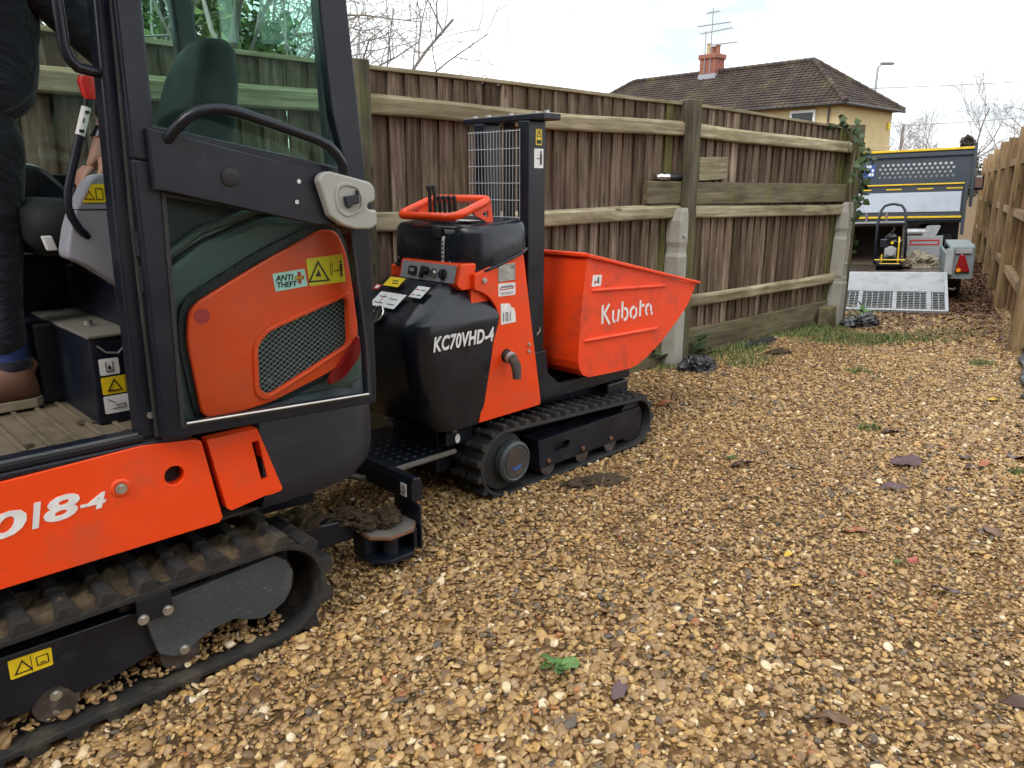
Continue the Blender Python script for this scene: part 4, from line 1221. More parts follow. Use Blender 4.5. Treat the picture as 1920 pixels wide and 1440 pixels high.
# ================================================================== PLATE COMPACTOR
pc = thing('plate_compactor', 'small plate compactor with black hoop handle on the trailer', 'plate compactor', tth(1.45, 0.475, 0.352), PATH_RZ)
lean(pc)
mk('base_plate', 'black', pc, lambda m: m.loft([[(x, 0, z), (x, .31, z), (x, .31, z + .022), (x, 0, z + .022)] for x, z in ((0, .06), (.05, .012), (.10, 0), (.46, 0), (.52, .02), (.56, .07))]), bev=0.003)
mk('exciter_housing', 'black', pc, lambda m: m.box(.12, .44, .05, .26, .024, .12), bev=0.012)
mk('engine_deck', 'black', pc, lambda m: m.box(.08, .46, .02, .29, .13, .15), bev=0.004)
en = mk('engine', 'zinc', pc, lambda m: [m.box(.16, .36, .085, .225, .151, .27), m.tube([(.15, .15, .22), (.05, .15, .22)], .05, 14), m.cyl((.05, .15, .24), (.03, .15, .24), .062, 16)], bev=0.006)
mk('fuel_tank', 'plastic', en, lambda m: m.box(.18, .40, .02, .15, .275, .37), bev=0.02)
mk('air_filter', 'plastic', en, lambda m: [m.box(.16, .34, .17, .28, .28, .38), m.tube([(.15, .2, .36), (.1, .17, .42), (.1, .11, .42), (.14, .08, .36)], .015, 6)], bev=0.012)
mk('fuel_cap', 'yellow', en, lambda m: m.cyl((.16, .14, .34), (.145, .14, .34), .02, 10))
mk('guard_frame', 'yellow_paint', pc, lambda m: [m.tube([(.02, .06, .10), (.02, .06, .34), (.3, .06, .40)], .009, 6), m.tube([(.02, .25, .10), (.02, .25, .20)], .009, 6), m.tube([(.015, -.02, .13), (.015, .33, .13)], .009, 6), m.tube([(.012, .04, .08), (.012, .27, .08)], .009, 6)])
hp = [(.30, -.02, .05), (.26, -.02, .3), (.30, .0, .6), (.36, .02, .74), (.385, .06, .80), (.39, .14, .82), (.39, .19, .82), (.385, .26, .80), (.36, .30, .74), (.30, .325, .6), (.26, .33, .3), (.30, .33, .05)]
mk('handle', 'black', pc, lambda m: m.tube(hp, .017, 8), smooth=60)
mk('lifting_hook', 'black', pc, lambda m: m.tube([(.3, .15, .38), (.3, .15, .47), (.3, .12, .50), (.3, .14, .54)], .012, 6))
mk('belt_guard', 'plastic', pc, lambda m: m.tube([(.36, .08, .3), (.36, .10, .40), (.36, .155, .44), (.36, .21, .40), (.36, .23, .3)], .022, 8), smooth=60)

# ================================================================== TIPPER TRUCK
tk = thing('tipper_truck', 'grey tipper truck with yellow edged tailgate behind the trailer', 'truck', pth(4.4, 0, 0.02), PATH_RZ)
tk.rotation_euler = (R(-2.0), 0, R(PATH_RZ))
TW = 1.85
mk('chassis', 'dark', tk, lambda m: [m.box(0.2, 4.4, .5, .62, .5, .7), m.box(0.2, 4.4, 1.2, 1.32, .5, .7), m.box(0.15, .25, .1, 1.75, .52, .62)])
mk('bumper_bar', 'zinc', tk, lambda m: m.tube([(0.06, .45, .66), (0.06, 1.8, .66)], .055, 10), smooth=50)
mk('hitch_plate', 'zinc', tk, lambda m: m.prism(rounded([(-.52, .60), (-.32, .60), (-.26, .76), (-.46, .76)], .03), .01, .05, M=Matrix.Rotation(R(-90), 4, 'Z')), bev=0.004)
mk('body_floor', 'tipper', tk, lambda m: m.box(0.04, 2.35, 0.0, TW, 0.80, 0.85), bev=0.004)
mk('body_side', 'tipper', tk, lambda m: [m.box(.05, 2.35, 0.0, .035, .852, 1.36), m.box(.05, 2.35, TW - .035, TW, .852, 1.36)], bev=0.005)
mk('side_post', 'tipper', tk, lambda m: [m.box(-.03, .045, -.05, .0, .62, 1.42), m.box(-.03, .045, TW, TW + .05, .62, 1.42)], bev=0.005)
tg = mk('tailgate', 'tipper', tk, lambda m: m.box(-.03, .03, .005, TW - .005, .84, 1.385), bev=0.004)
mk('silver_panel', 'tailgate', tg, lambda m: m.box(-.042, -.032, .03, TW - .03, .975, 1.275), bev=0.002)
mk('yellow_edge', 'yellow_paint', tg, lambda m: [m.box(-.05, -.031, .0, TW, .878, .908), m.box(-.05, .03, .0, TW, 1.386, 1.408)], bev=0.003)
mk('yellow_dash', 'yellow_paint', tg, lambda m: [m.box(-.038, -.031, y, y + .22, 1.318, 1.337) for y in (.02, .42, .86, 1.3)])
HS = 1.75
def perforated(m):
    y_lo, y_hi, z_lo, z_hi, rows = .16, 1.40, 1.50, 1.78, 4
    dz = (z_hi - z_lo) / rows
    dy = .0825
    for r in range(rows):
        off = dy / 2 if r % 2 else 0.0
        z0 = z_lo + r * dz
        y = y_lo + off
        cells = 0
        m.box(HS, HS + .03, y_lo - .001 if off else y_lo - .0005, y, z0, z0 + dz) if off else None
        while y + dy <= y_hi + 1e-6:
            q = MB(); q.plate([(y, z0), (y + dy, z0), (y + dy, z0 + dz), (y, z0 + dz)], circle(y + dy / 2, z0 + dz / 2, .0225, 12), HS, HS + .03)
            m.add([(p[1], p[0], p[2]) for p in q.v], q.f)
            y += dy
        m.box(HS, HS + .03, y, y_hi, z0, z0 + dz) if y_hi - y > .002 else None
hb = mk('headboard', 'tipper', tk, lambda m: [perforated(m), m.box(HS, HS + .03, -.08, .16, 1.36, 1.96), m.box(HS, HS + .03, 1.40, TW + .08, 1.36, 1.96), m.box(HS, HS + .03, .16, 1.40, 1.36, 1.50), m.box(HS, HS + .03, .16, 1.40, 1.78, 1.96)], recalc=True)
mk('top_rail', 'yellow_paint', hb, lambda m: m.box(HS - .03, HS + .06, -.10, TW + .10, 1.961, 2.0), bev=0.006)
mk('frame_rail', 'tipper', hb, lambda m: [m.box(HS - .035, HS - .001, -.09, TW + .09, 1.87, 1.93), m.box(HS - .05, HS + .05, -.13, -.081, 1.0, 2.06), m.box(HS - .05, HS + .05, TW + .081, TW + .13, 1.0, 2.06)], bev=0.004)
mk('decal', 'blue', hb, lambda m: [m.box(HS - .006, HS - .001, 1.44, 1.62, 1.55, 1.78)])
mk('decal_print', 'white', hb, lambda m: [m.box(HS - .009, HS - .0065, 1.46 + .045 * (k % 3), 1.495 + .045 * (k % 3), 1.57 + .07 * (k // 3), 1.62 + .07 * (k // 3)) for k in (0, 1, 3, 5, 7, 8)])
for y in (0.02, TW - .30):
    wv = mk('wheel', 'rubber_black', tk, lambda m: m.lathe([(.18, -.1), (.30, -.11), (.34, -.09), (.34, .09), (.30, .11), (.18, .1)], 28, Matrix.Translation((.75, y + .14, .34)) @ Matrix.Rotation(R(90), 4, 'X')), smooth=40)
    mk('rim', 'zinc', wv, lambda m: m.lathe([(.03, -.09), (.175, -.1), (.175, .1), (.03, .09)], 20, Matrix.Translation((.75, y + .14, .34)) @ Matrix.Rotation(R(90), 4, 'X')), smooth=40)
    wv = mk('wheel', 'rubber_black', tk, lambda m: m.lathe([(.18, -.1), (.30, -.11), (.34, -.09), (.34, .09), (.30, .11), (.18, .1)], 28, Matrix.Translation((3.9, y + .14, .34)) @ Matrix.Rotation(R(90), 4, 'X')), smooth=40)
    mk('mudflap', 'bag', tk, lambda m: m.box(.33, .34, y, y + .28, .2, .78))
cabm = mk('cab', 'cabwhite', tk, lambda m: m.prism([(2.15, .45), (2.15, 1.85), (2.3, 1.97), (3.3, 1.95), (3.75, 1.4), (4.55, 1.15), (4.7, .9), (4.7, .4)], .05, TW - .05), bev=0.05)
mk('windscreen', 'winglass', cabm, lambda m: m.prism([(3.36, 1.90), (3.38, 1.92), (3.79, 1.44), (3.77, 1.42)], .15, TW - .15))
for y, sg in ((-.02, -1), (TW + .02, 1)):
    mr = mk('wing_mirror', 'plastic', tk, lambda m: [m.loft([rrect(2.62, 2.74, y + sg * .18 - .075, y + sg * .18 + .075, .03, 1.27), rrect(2.60, 2.74, y + sg * .18 - .085, y + sg * .18 + .085, .03, 1.32), rrect(2.60, 2.74, y + sg * .18 - .085, y + sg * .18 + .085, .03, 1.48), rrect(2.62, 2.74, y + sg * .18 - .07, y + sg * .18 + .07, .03, 1.52)]), m.tube([(2.68, y + sg * .12, 1.3), (2.9, .06 if sg < 0 else TW - .06, 1.2)], .015, 6)], smooth=50)
    mk('mirror_glass', 'chrome', mr, lambda m: m.box(2.594, 2.599, y + sg * .18 - .06, y + sg * .18 + .06, 1.31, 1.49))

# ================================================================== shared machine builders
def loop_path(cr, rr, cf, rf, n=14):
    pts = []
    for k in range(n + 1):
        a = R(-90 + 180 * k / n); pts.append((cr[0] + rr * math.cos(a), cr[1] + rr * math.sin(a)))
    for k in range(n + 1):
        a = R(90 + 180 * k / n); pts.append((cf[0] + rf * math.cos(a), cf[1] + rf * math.sin(a)))
    return pts
def resample(pts, step):
    P = [Vector(p) for p in pts]; P.append(P[0])
    L = sum((P[i + 1] - P[i]).length for i in range(len(P) - 1))
    n = max(8, round(L / step)); d = L / n
    out, i, acc = [], 0, 0.0
    for k in range(n):
        t = k * d
        while acc + (P[i + 1] - P[i]).length < t: acc += (P[i + 1] - P[i]).length; i += 1
        seg = P[i + 1] - P[i]
        out.append((P[i] + seg * ((t - acc) / seg.length), seg.normalized()))
    return out
def track_belt(parent, mat, cr, rr, cf, rf, y0, y1, th, lug_h, pitch, lug_w, base, top, both=True):
    m = MB()
    o = [p for p, _ in resample(loop_path(cr, rr, cf, rf), 0.03)]
    i_ = [p for p, _ in resample(loop_path(cr, rr - th, cf, rf - th), 0.03)]
    i_ = []
    dirs = resample(loop_path(cr, rr, cf, rf), 0.03)
    for p, d in dirs: i_.append(p + Vector((-d.y, d.x)) * th)
    n = len(o)
    vs = [(p[0], y, p[1]) for L, y in ((o, y0), (i_, y0), (o, y1), (i_, y1)) for p in L]
    fs = []
    for a in range(n):
        b = (a + 1) % n
        fs += [(a, b, n + b, n + a), (2 * n + a, 3 * n + a, 3 * n + b, 2 * n + b), (a, 2 * n + a, 2 * n + b, b), (n + a, n + b, 3 * n + b, 3 * n + a)]
    m.add(vs, fs)
    for k, (p, d) in enumerate(resample(loop_path(cr, rr, cf, rf), pitch)):
        nn = Vector((d.y, -d.x))
        sides = [(y0 + .001, y0 + lug_w)] if k % 2 == 0 else [(y1 - lug_w, y1 - .001)]
        if both: sides = [(y0 + .001, y0 + lug_w), (y1 - lug_w, y1 - .001)]
        for (a, b) in sides:
            q = [p - d * base / 2 - nn * .004, p + d * base / 2 - nn * .004, p + d * top / 2 + nn * lug_h, p - d * top / 2 + nn * lug_h]
            m.prism([tuple(v) for v in q], a, b)
    return m.build('rubber_track', mat, parent, bev=0.004)
def blob(parent, name, mat, x, y, z, sx, sy, sz, seed, rough=.5, freq=3, sub=3):
    bm = bmesh.new(); bmesh.ops.create_icosphere(bm, subdivisions=sub, radius=1.0)
    for v in bm.verts:
        p = v.co.copy(); d = 1 + rough * (mnoise.noise(p * freq * .5 + Vector((seed, 0, seed))) + .6 * mnoise.noise(p * freq * 1.5 + Vector((0, seed, 0))))
        v.co = Vector((x + p.x * d * sx, y + p.y * d * sy, z + p.z * d * sz))
    me = bpy.data.meshes.new(name); bm.to_mesh(me); bm.free()
    me.materials.append(MAT[mat])
    o = bpy.data.objects.new(name, me); COL.objects.link(o); o.parent = parent
    return o
def bolt(parent, x, y, z, r=.011, mat='steel', depth=.01):
    return mk('bolt', mat, parent, lambda m: [m.cyl((x, y, z), (x, y - depth * .4, z), r * 1.5, 12), m.cyl((x, y - depth * .4, z), (x, y - depth, z), r, 6)])
def sticker(parent, poly, y, mat, prints=(), name='sticker', r=.004):
    s = mk(name, mat, parent, lambda m: m.prism(rounded(poly, r, 2), y - .0012, y))
    for mt, fn in prints: mk('print', mt, s, fn)
    return s
def tri(m, cx, cz, h, y, w=.003):          # warning triangle outline
    o = [(cx - h * .58, cz - h * .45), (cx + h * .58, cz - h * .45), (cx, cz + h * .55)]
    i = [(cx - h * .58 + w * 1.9, cz - h * .45 + w), (cx + h * .58 - w * 1.9, cz - h * .45 + w), (cx, cz + h * .55 - w * 2.1)]
    m.plate(o, i, y - .0012, y, c=(cx, cz - .05 * h))
def frame2(m, x0, x1, z0, z1, y, w=.0022):
    m.plate([(x0, z0), (x1, z0), (x1, z1), (x0, z1)], [(x0 + w, z0 + w), (x1 - w, z0 + w), (x1 - w, z1 - w), (x0 + w, z1 - w)], y - .0012, y)

# ================================================================== EXCAVATOR
ex = thing('mini_excavator', 'orange mini excavator with open glazed cab door and rubber tracks', 'excavator', EXC_LOC, EXC_RZ)
# --- undercarriage
for y0 in (0.0, 0.76):
    tb = track_belt(ex, 'rubber', (-0.105, .165), .163, (-1.37, .165), .163, y0, y0 + .23, .019, .033, .098, .10, .066, .034)
    bm_ = MB()
    nx, ny = 70, 9
    for i in range(nx + 1):
        for j in range(ny + 1):
            x = -1.40 + 1.36 * i / nx; y = y0 + .006 + .218 * j / ny
            e = min(1, min(j, ny - j) / 1.5) * min(1, min(i, nx - i) / 3)
            bm_.v.append((x, y, .322 + e * (.024 + .028 * mnoise.noise(Vector((x * 9, y * 12, y0))) + .016 * mnoise.noise(Vector((x * 30, y * 30, 2))))))
    bm_.f = [(i * (ny + 1) + j, (i + 1) * (ny + 1) + j, (i + 1) * (ny + 1) + j + 1, i * (ny + 1) + j + 1) for i in range(nx) for j in range(ny)]
    bm_.build('mud_cake', 'mud', tb, recalc=False)
    for cx in (-.115, -1.36):
        wv = mk('idler_wheel', 'mud', ex, lambda m: [m.lathe([(.03, -.05), (.07, -.055), (.085, -.03), (.105, -.03), (.105, .03), (.085, .03), (.07, .055), (.03, .05)], 26, Matrix.Translation((cx, y0 + .125, .165)) @ Matrix.Rotation(R(90), 4, 'X'))], smooth=40)
    for cx in (-.403, -.727, -1.05):
        mk('track_roller', 'rust_dark', ex, lambda m: m.lathe([(.02, -.07), (.056, -.068), (.06, -.045), (.046, -.03), (.046, .03), (.06, .045), (.056, .068), (.02, .07)], 20, Matrix.Translation((cx, y0 + .118, .082)) @ Matrix.Rotation(R(90), 4, 'X')), smooth=40)
tf = mk('track_frame', 'black', ex, lambda m: m.prism([(-1.34, .26), (-.83, .262), (-.53, .257), (-.46, .262), (-.46, .115), (-.535, .10), (-.60, .085), (-.68, .085), (-.71, .125), (-.75, .125), (-.79, .085), (-.86, .095), (-1.3, .095)], .045, .17), bev=0.004)
mk('track_frame', 'black', ex, lambda m: m.prism([(-1.34, .26), (-.10, .28), (-.05, .22), (-.08, .13), (-.25, .13), (-1.3, .095)], .82, .94), bev=0.004)
tp_ = mk('track_guard', 'scratched', ex, lambda m: m.prism([(-.50, .262), (-.49, .235), (-.42, .275), (-.107, .292), (-.068, .262), (-.050, .219), (-.060, .165), (-.085, .128), (-.159, .100), (-.195, .112), (-.25, .136), (-.31, .132), (-.36, .115), (-.40, .085), (-.435, .095), (-.47, .12)], .018, .044), bev=0.004)
mk('track_plate', 'black', tp_, lambda m: m.prism([(-.518, .308), (-.423, .306), (-.422, .236), (-.517, .235)], .006, .017), bev=0.003)
for x, z, y in ((-.504, .249, .005), (-.438, .251, .005), (-.403, .105, .017), (-.727, .105, .044)): bolt(tp_, x, y, z, .010)
mk('inspection_hole', 'dark', tf, lambda m: m.prism(circle(-.688, .201, .022, 16, .019), .0425, .0445))
st = sticker(tf, [(-.816, .247), (-.719, .244), (-.721, .194), (-.816, .194)], .0445, 'yellow', [('ink', lambda m: [tri(m, -.786, .219, .036, .043), frame2(m, -.756, -.728, .206, .232, .043), m.prism([(-.752, .21), (-.743, .215), (-.734, .21), (-.743, .212)], .0418, .043), m.ribbon([(-.767, .197), (-.767, .242)], .0014, .0418, .043)])])
mk('undercarriage_frame', 'black', ex, lambda m: [m.box(-1.2, -.25, .24, .75, .17, .40), m.box(-.55, -.35, .05, .94, .26, .33)], bev=0.01)
mk('slew_ring', 'rust', ex, lambda m: m.lathe([(.30, .40), (.30, .455), (.26, .46)], 36, Matrix.Translation((-.62, .495, 0))), smooth=40)
# --- dozer blade at the rear
db = mk('rear_crossbar', 'black', ex, lambda m: m.loft([[(x + .55, y, z) for x, z in ((-.022, .232), (.026, .228), (.03, .30), (.022, .322), (-.012, .326), (-.022, .30))] for y in (.17, .86)]), bev=0.004)
mk('hook_decal', 'white', db, lambda m: m.prism([(-.235, .246), (-.20, .246), (-.20, .296), (-.235, .296)], .524, .5275, M=Matrix.Rotation(R(-90), 4, 'Z')))
mk('hook_print', 'ink', db, lambda m: m.ribbon([(-.228, .266), (-.218, .255), (-.209, .262), (-.212, .273), (-.218, .280), (-.212, .289)], .003, .522, .5238, M=Matrix.Rotation(R(-90), 4, 'Z')))
mk('blade_arm', 'black', ex, lambda m: [m.prism([(-.1, .20), (.12, .225), (.30, .205), (.40, .20), (.40, .115), (.28, .12), (.1, .13), (-.1, .12)], y, y + .09) for y in (.26, .68)], bev=0.008)
mk('arm_crossmember', 'dust', ex, lambda m: [m.box(.02, .10, .352, .678, .15, .21)], bev=0.008)
oct_ = [(-.105, -.035), (-.055, -.085), (.045, -.085), (.095, -.035), (.095, .085), (-.105, .085)]
for z0, z1, mt in ((.142, .158, 'dust'), (.045, .062, 'black')):
    mk('pin_plate', mt, ex, lambda m: m.add([(.44 + a, .20 + b, z0) for a, b in oct_] + [(.44 + a, .20 + b, z1) for a, b in oct_], [tuple(range(5, -1, -1)), tuple(range(6, 12))] + [(i, (i + 1) % 6, 6 + (i + 1) % 6, 6 + i) for i in range(6)]), bev=0.003)
mk('pivot_pin', 'black', ex, lambda m: m.cyl((.42, .165, .063), (.42, .165, .1415), .030, 18), smooth=40)
mk('plate_edge', 'rust', ex, lambda m: m.tube([(.44 + a, .20 + b, .150) for a, b in oct_], .0075, 6, closed=True))
mk('pin_web', 'black', ex, lambda m: [m.box(.335, .53, .205, .285, .063, .1415), m.box(.505, .524, .135, .204, .063, .1415), m.box(.5365, .548, .135, .30, .05, .2275)], bev=0.004)
for k, a in enumerate(((.36, .25, .185, .06, .05, .026), (.43, .22, .180, .06, .05, .036), (.30, .30, .205, .07, .05, .02), (.48, .25, .17, .035, .045, .03), (.12, .33, .22, .10, .07, .03))):
    blob(ex, 'mud_lump', 'mud', *a, k + 2.3, .6, 4, 4)
# --- revolving frame, skirts, counterweight
mk('deck', 'dark', ex, lambda m: [m.box(-1.15, .22, .10, .90, .455, .60), m.box(-1.15, -.30, .092, .90, .601, .724)], bev=0.01)
skirt = [(-1.25, .69), (-1.1, .706), (-.764, .708), (-.614, .714), (-.44, .722), (-.30, .706), (-.278, .698), (-.240, .453), (-.252, .440), (-.803, .438), (-1.2, .445), (-1.25, .47)]
sk = mk('side_skirt', 'orange', ex, lambda m: m.plate(skirt, circle(-.362, .617, .027, 24), .05, .085), bev=0.006)
mk('hole_liner', 'dark', sk, lambda m: m.cyl((-.362, .10, .617), (-.362, .084, .617), .045, 20))
mk('bolt_dish', 'orange', sk, lambda m: m.lathe([(.026, 0), (.023, .003), (.017, .0035), (.013, .0015)], 24, Matrix.Translation((-.503, .0495, .620)) @ Matrix.Rotation(R(90), 4, 'X')), smooth=50)
bolt(sk, -.503, .046, .620, .010)
def glyph(ch, x0, x1, z0, z1, y, mat, parent, bold=.003, shear=.2):      # one letter fitted to its own box
    o = lettering(ch, 0, 0, 0, .1, mat, parent, bold=bold, shear=shear)
    xs_ = [v.co.x for v in o.data.vertices]; zs_ = [v.co.z for v in o.data.vertices]
    a, b, c, d = min(xs_), max(xs_), min(zs_), max(zs_)
    for v in o.data.vertices:
        v.co = Vector((x0 + (v.co.x - a) / (b - a) * (x1 - x0), y + v.co.y, z0 + (v.co.z - c) / (d - c) * (z1 - z0)))
    return o
for ch_, a, b, c, d in (('X', -.93, -.835, .562, .628), ('0', -.812, -.722, .567, .633), ('1', -.716, -.688, .571, .637), ('8', -.688, -.602, .575, .640), ('-', -.604, -.588, .593, .601), ('4', -.592, -.541, .580, .622)):
    glyph(ch_, a, b, c, d, .0488, 'white', sk)
o2 = mk('rear_skirt', 'orange', ex, lambda m: [m.prism([(-.266, .70), (-.142, .70), (-.108, .485), (-.215, .470), (-.226, .478)], .043, .085), m.prism([(-.1195, .70), (-.115, .70), (-.050, .492), (-.058, .486), (-.0865, .483)], .043, .085), m.prism([(-.1419, .70), (-.1196, .70), (-.1145, .663), (-.136, .662)], .0435, .085), m.prism([(-.1162, .5365), (-.0945, .541), (-.0866, .4832), (-.1079, .4852)], .0435, .085)])
mk('slot_back', 'dark', o2, lambda m: m.box(-.15, -.08, .084, .095, .52, .68))
def cw_ring(d, z, f=-.105):
    half = [(.06, .05), (.14, .052), (.2, .062), (.255, .080), (.30, .106), (.345, .15), (.38, .20), (.405, .26), (.42, .33), (.432, .41)]
    o = [(f, .05)] + half + [(x, .99 - y) for x, y in reversed(half)] + [(f, .94)]
    return [(x - d * max(0, (x + .1)) * 2, .495 + (y - .495) * (1 - d * 1.1), z) for x, y in o]
mk('counterweight', 'counterweight', ex, lambda m: m.loft([cw_ring(.10, .425), cw_ring(.05, .437), cw_ring(.012, .475), cw_ring(0, .52), cw_ring(0, .70), cw_ring(.015, .745), cw_ring(.05, .765)]), smooth=35)
mk('belly_plate', 'dust', ex, lambda m: m.loft([cw_ring(.22, .395, -.23), cw_ring(.13, .424, -.23)]))
# --- engine bonnet
def bon(poly, y0, y1): return lambda m: m.prism(poly, y0, y1)
shell = rounded([(-.335, .705), (-.335, 1.165), (-.20, 1.25), (-.02, 1.31), (.16, 1.305), (.235, 1.22), (.30, 1.0), (.29, .77), (.1, .705)], .03)
mk('bonnet_shell', 'shell', ex, bon(shell, .085, .905), bev=0.02)
gask = rounded([(-.285, .80), (-.305, .99), (-.292, 1.075), (-.262, 1.108), (-.06, 1.21), (.145, 1.29), (.205, 1.29), (.245, 1.20), (.272, .99), (.262, .84), (.14, .80), (-.07, .745), (-.275, .745)], .03)
mk('bonnet_gasket', 'black', ex, bon(gask, .068, .084))
pan = rounded([(-.268, .762), (-.288, .984), (-.277, 1.06), (-.252, 1.088), (-.05, 1.185), (.145, 1.268), (.195, 1.264), (.226, 1.20), (.256, .995), (.249, .874), (.133, .822), (-.06, .768), (-.154, .758)], .03)
mesh_o = rounded([(-.090, .945), (-.050, .983), (.215, 1.059), (.213, .906), (.040, .835), (-.066, .792), (-.096, .815)], .02)
pn = mk('bonnet_panel', 'orange', ex, lambda m: m.plate(pan, mesh_o, .050, .067), bev=0.005)
lip = [((x - .06) * 1.10 + .06, (z - .92) * 1.13 + .92) for x, z in mesh_o]
mk('mesh_surround', 'orange', pn, lambda m: m.plate(lip, [((x - .06) * 1.0 + .06, z) for x, z in mesh_o], .043, .0495, c=(.06, .92)), bev=0.004)
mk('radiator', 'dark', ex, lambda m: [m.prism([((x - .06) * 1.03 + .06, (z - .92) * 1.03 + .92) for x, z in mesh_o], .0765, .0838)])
def clip_lines(m, poly, ang, step, y0, y1, w):
    c = (.06, .92); d = Vector((math.cos(ang), math.sin(ang))); nn = Vector((-d.y, d.x))
    for k in range(-30, 31):
        o_ = Vector(c) + nn * step * k
        ts = []
        for i in range(len(poly)):
            a, b = Vector(poly[i]), Vector(poly[(i + 1) % len(poly)])
            da, db_ = (a - o_).dot(nn), (b - o_).dot(nn)
            if (da < 0) != (db_ < 0): ts.append((a + (b - a) * (da / (da - db_)) - o_).dot(d))
        ts.sort()
        for q in range(0, len(ts) - 1, 2): m.ribbon([tuple(o_ + d * ts[q]), tuple(o_ + d * ts[q + 1])], w, y0, y1)
mk('grille_mesh', 'metalgrey', pn, lambda m: [clip_lines(m, mesh_o, R(36), .0125, .060, .0612, .0016), clip_lines(m, mesh_o, R(-36), .0125, .0614, .0626, .0016)])
mk('grille_bracket', 'dust', ex, lambda m: [m.box(-.075, -.03, .070, .076, .80, .86), m.cyl((-.05, .07, .83), (-.05, .066, .83), .01, 8)], bev=.003)
sticker(pn, [(.085, 1.184), (.210, 1.191), (.217, 1.106), (.091, 1.102)], .0495, 'yellow', [('ink', lambda m: [tri(m, .124, 1.142, .064, .048, .0045), frame2(m, .165, .172, 1.13, 1.165, .048, .001), m.prism(circle(.203, 1.168, .004, 10), .0468, .048), m.box(.199, .207, .0468, .048, 1.138, 1.162), m.box(.2, .2025, .0468, .048, 1.122, 1.137), m.box(.2035, .206, .0468, .048, 1.122, 1.137), m.ribbon([(.178, 1.142), (.194, 1.142)], .003, .0468, .048), m.prism([(.112, 1.13), (.132, 1.128), (.124, 1.15)], .0468, .048)])])
s2 = sticker(pn, [(-.026, 1.148), (.078, 1.156), (.085, 1.104), (-.020, 1.096)], .0495, 'teal')
lettering('ANTI', -.017, .0480, 1.126, .024, 'ink', s2, bold=.0006, shear=.15)
lettering('THEFT', -.016, .0480, 1.107, .022, 'ink', s2, bold=.0006, shear=.15)
mk('red_cross', 'red', s2, lambda m: [m.box(.054, .064, .0470, .0482, 1.113, 1.148), m.box(.045, .0538, .0470, .0482, 1.125, 1.136), m.box(.0642, .073, .0470, .0482, 1.125, 1.136)])
lettering('PLUS', .0455, .0468, 1.1275, .010, 'yellow', s2, bold=.0003)
sticker(pn, circle(-.241, 1.050, .021, 24), .0495, 'red', name='round_sticker', r=.0)
mk('tail_lamp', 'lens', ex, lambda m: m.prism(rounded([(.135, .785), (.19, .80), (.25, .86), (.262, .925), (.245, .93), (.20, .88), (.135, .81)], .012), .040, .0605), bev=0.005)
# --- cab
mk('cab_floor', 'black', ex, lambda m: m.box(-1.15, -.30, .10, .92, .7245, .7275))
def mat_f(m):
    m.box(-1.05, -.31, .135, .90, .728, .734)
    for x in np.arange(-1.0, -.35, .062): m.box(x, x + .014, .17, .88, .7342, .742)
fm = mk('floor_mat', 'mat', ex, mat_f, bev=0.003)
for k in range(4): blob(fm, 'mud_crumb', 'mud', -.5 - .03 * k + random.uniform(-.1, .1), random.uniform(.16, .5), .738, random.uniform(.008, .02), random.uniform(.008, .02), .006, k * 1.7)
mk('door_sill', 'black', ex, lambda m: [m.box(-1.15, -.30, .058, .134, .7285, .750), m.box(-1.15, -.30, .056, .09, .708, .728)], bev=0.006)
mk('sill_edge', 'scratched', ex, lambda m: m.tube([(-1.15, .062, .750), (-.44, .062, .752)], .006, 8), smooth=60)
mk('door_pillar', 'black', ex, lambda m: m.loft([[(x0, .058, z), (x1, .058, z), (x1, .125, z), (x0, .125, z)] for z, x0, x1 in ((.705, -.437, -.392), (1.3, -.430, -.389), (1.85, -.412, -.373), (2.27, -.39, -.352))]), bev=0.008)
mk('pillar_seal', 'rubber_black', ex, lambda m: m.tube([(-.392, .052, .74), (-.390, .052, 1.3), (-.374, .052, 1.85), (-.352, .052, 2.26)], .009, 8), smooth=60)
mk('rear_pillar', 'black', ex, lambda m: m.loft([[(x0, .115, z), (x1, .115, z), (x1 + .01, .165, z), (x0, .165, z)] for z, x0, x1 in ((1.25, .24, .33), (1.43, .232, .322), (1.6, .222, .300), (1.93, .215, .297), (2.27, .20, .28))]), bev=0.012)
mk('rear_pillar', 'black', ex, lambda m: m.loft([[(x0, .86, z), (x1, .86, z), (x1, .91, z), (x0, .91, z)] for z, x0, x1 in ((1.1, .05, .16), (1.85, .095, .172), (2.03, .088, .168), (2.27, .08, .16))]), bev=0.012)
mk('front_pillar', 'black', ex, lambda m: [m.box(-1.12, -1.06, .058, .12, .70, 2.27), m.box(-1.12, -1.06, .86, .92, .70, 2.27)], bev=0.012)
mk('cab_roof', 'black', ex, lambda m: m.loft([rrect(-1.16, .31, .03, .95, .10, 2.265), rrect(-1.18, .33, .01, .97, .12, 2.30), rrect(-1.12, .28, .06, .92, .12, 2.35)]), smooth=40)
mk('cab_quarter_panel', 'black', ex, lambda m: m.prism([(-.385, .75), (-.385, 1.30), (-.33, 1.42), (.24, 1.42), (.30, 1.25), (.16, 1.312), (-.02, 1.318), (-.20, 1.258), (-.342, 1.17), (-.342, .75)], .115, .15), bev=0.01)
mk('quarter_trim', 'shell', ex, lambda m: m.tube([(-.335, .108, 1.19), (-.2, .108, 1.275), (-.02, .108, 1.33), (.13, .108, 1.34)], .014, 8), smooth=60)
mk('right_wall', 'black', ex, lambda m: m.box(-1.06, .04, .88, .905, .73, 1.18), bev=0.006)
mk('side_glass', 'glass_low', ex, lambda m: m.box(-1.05, .085, .892, .898, 1.185, 2.25))
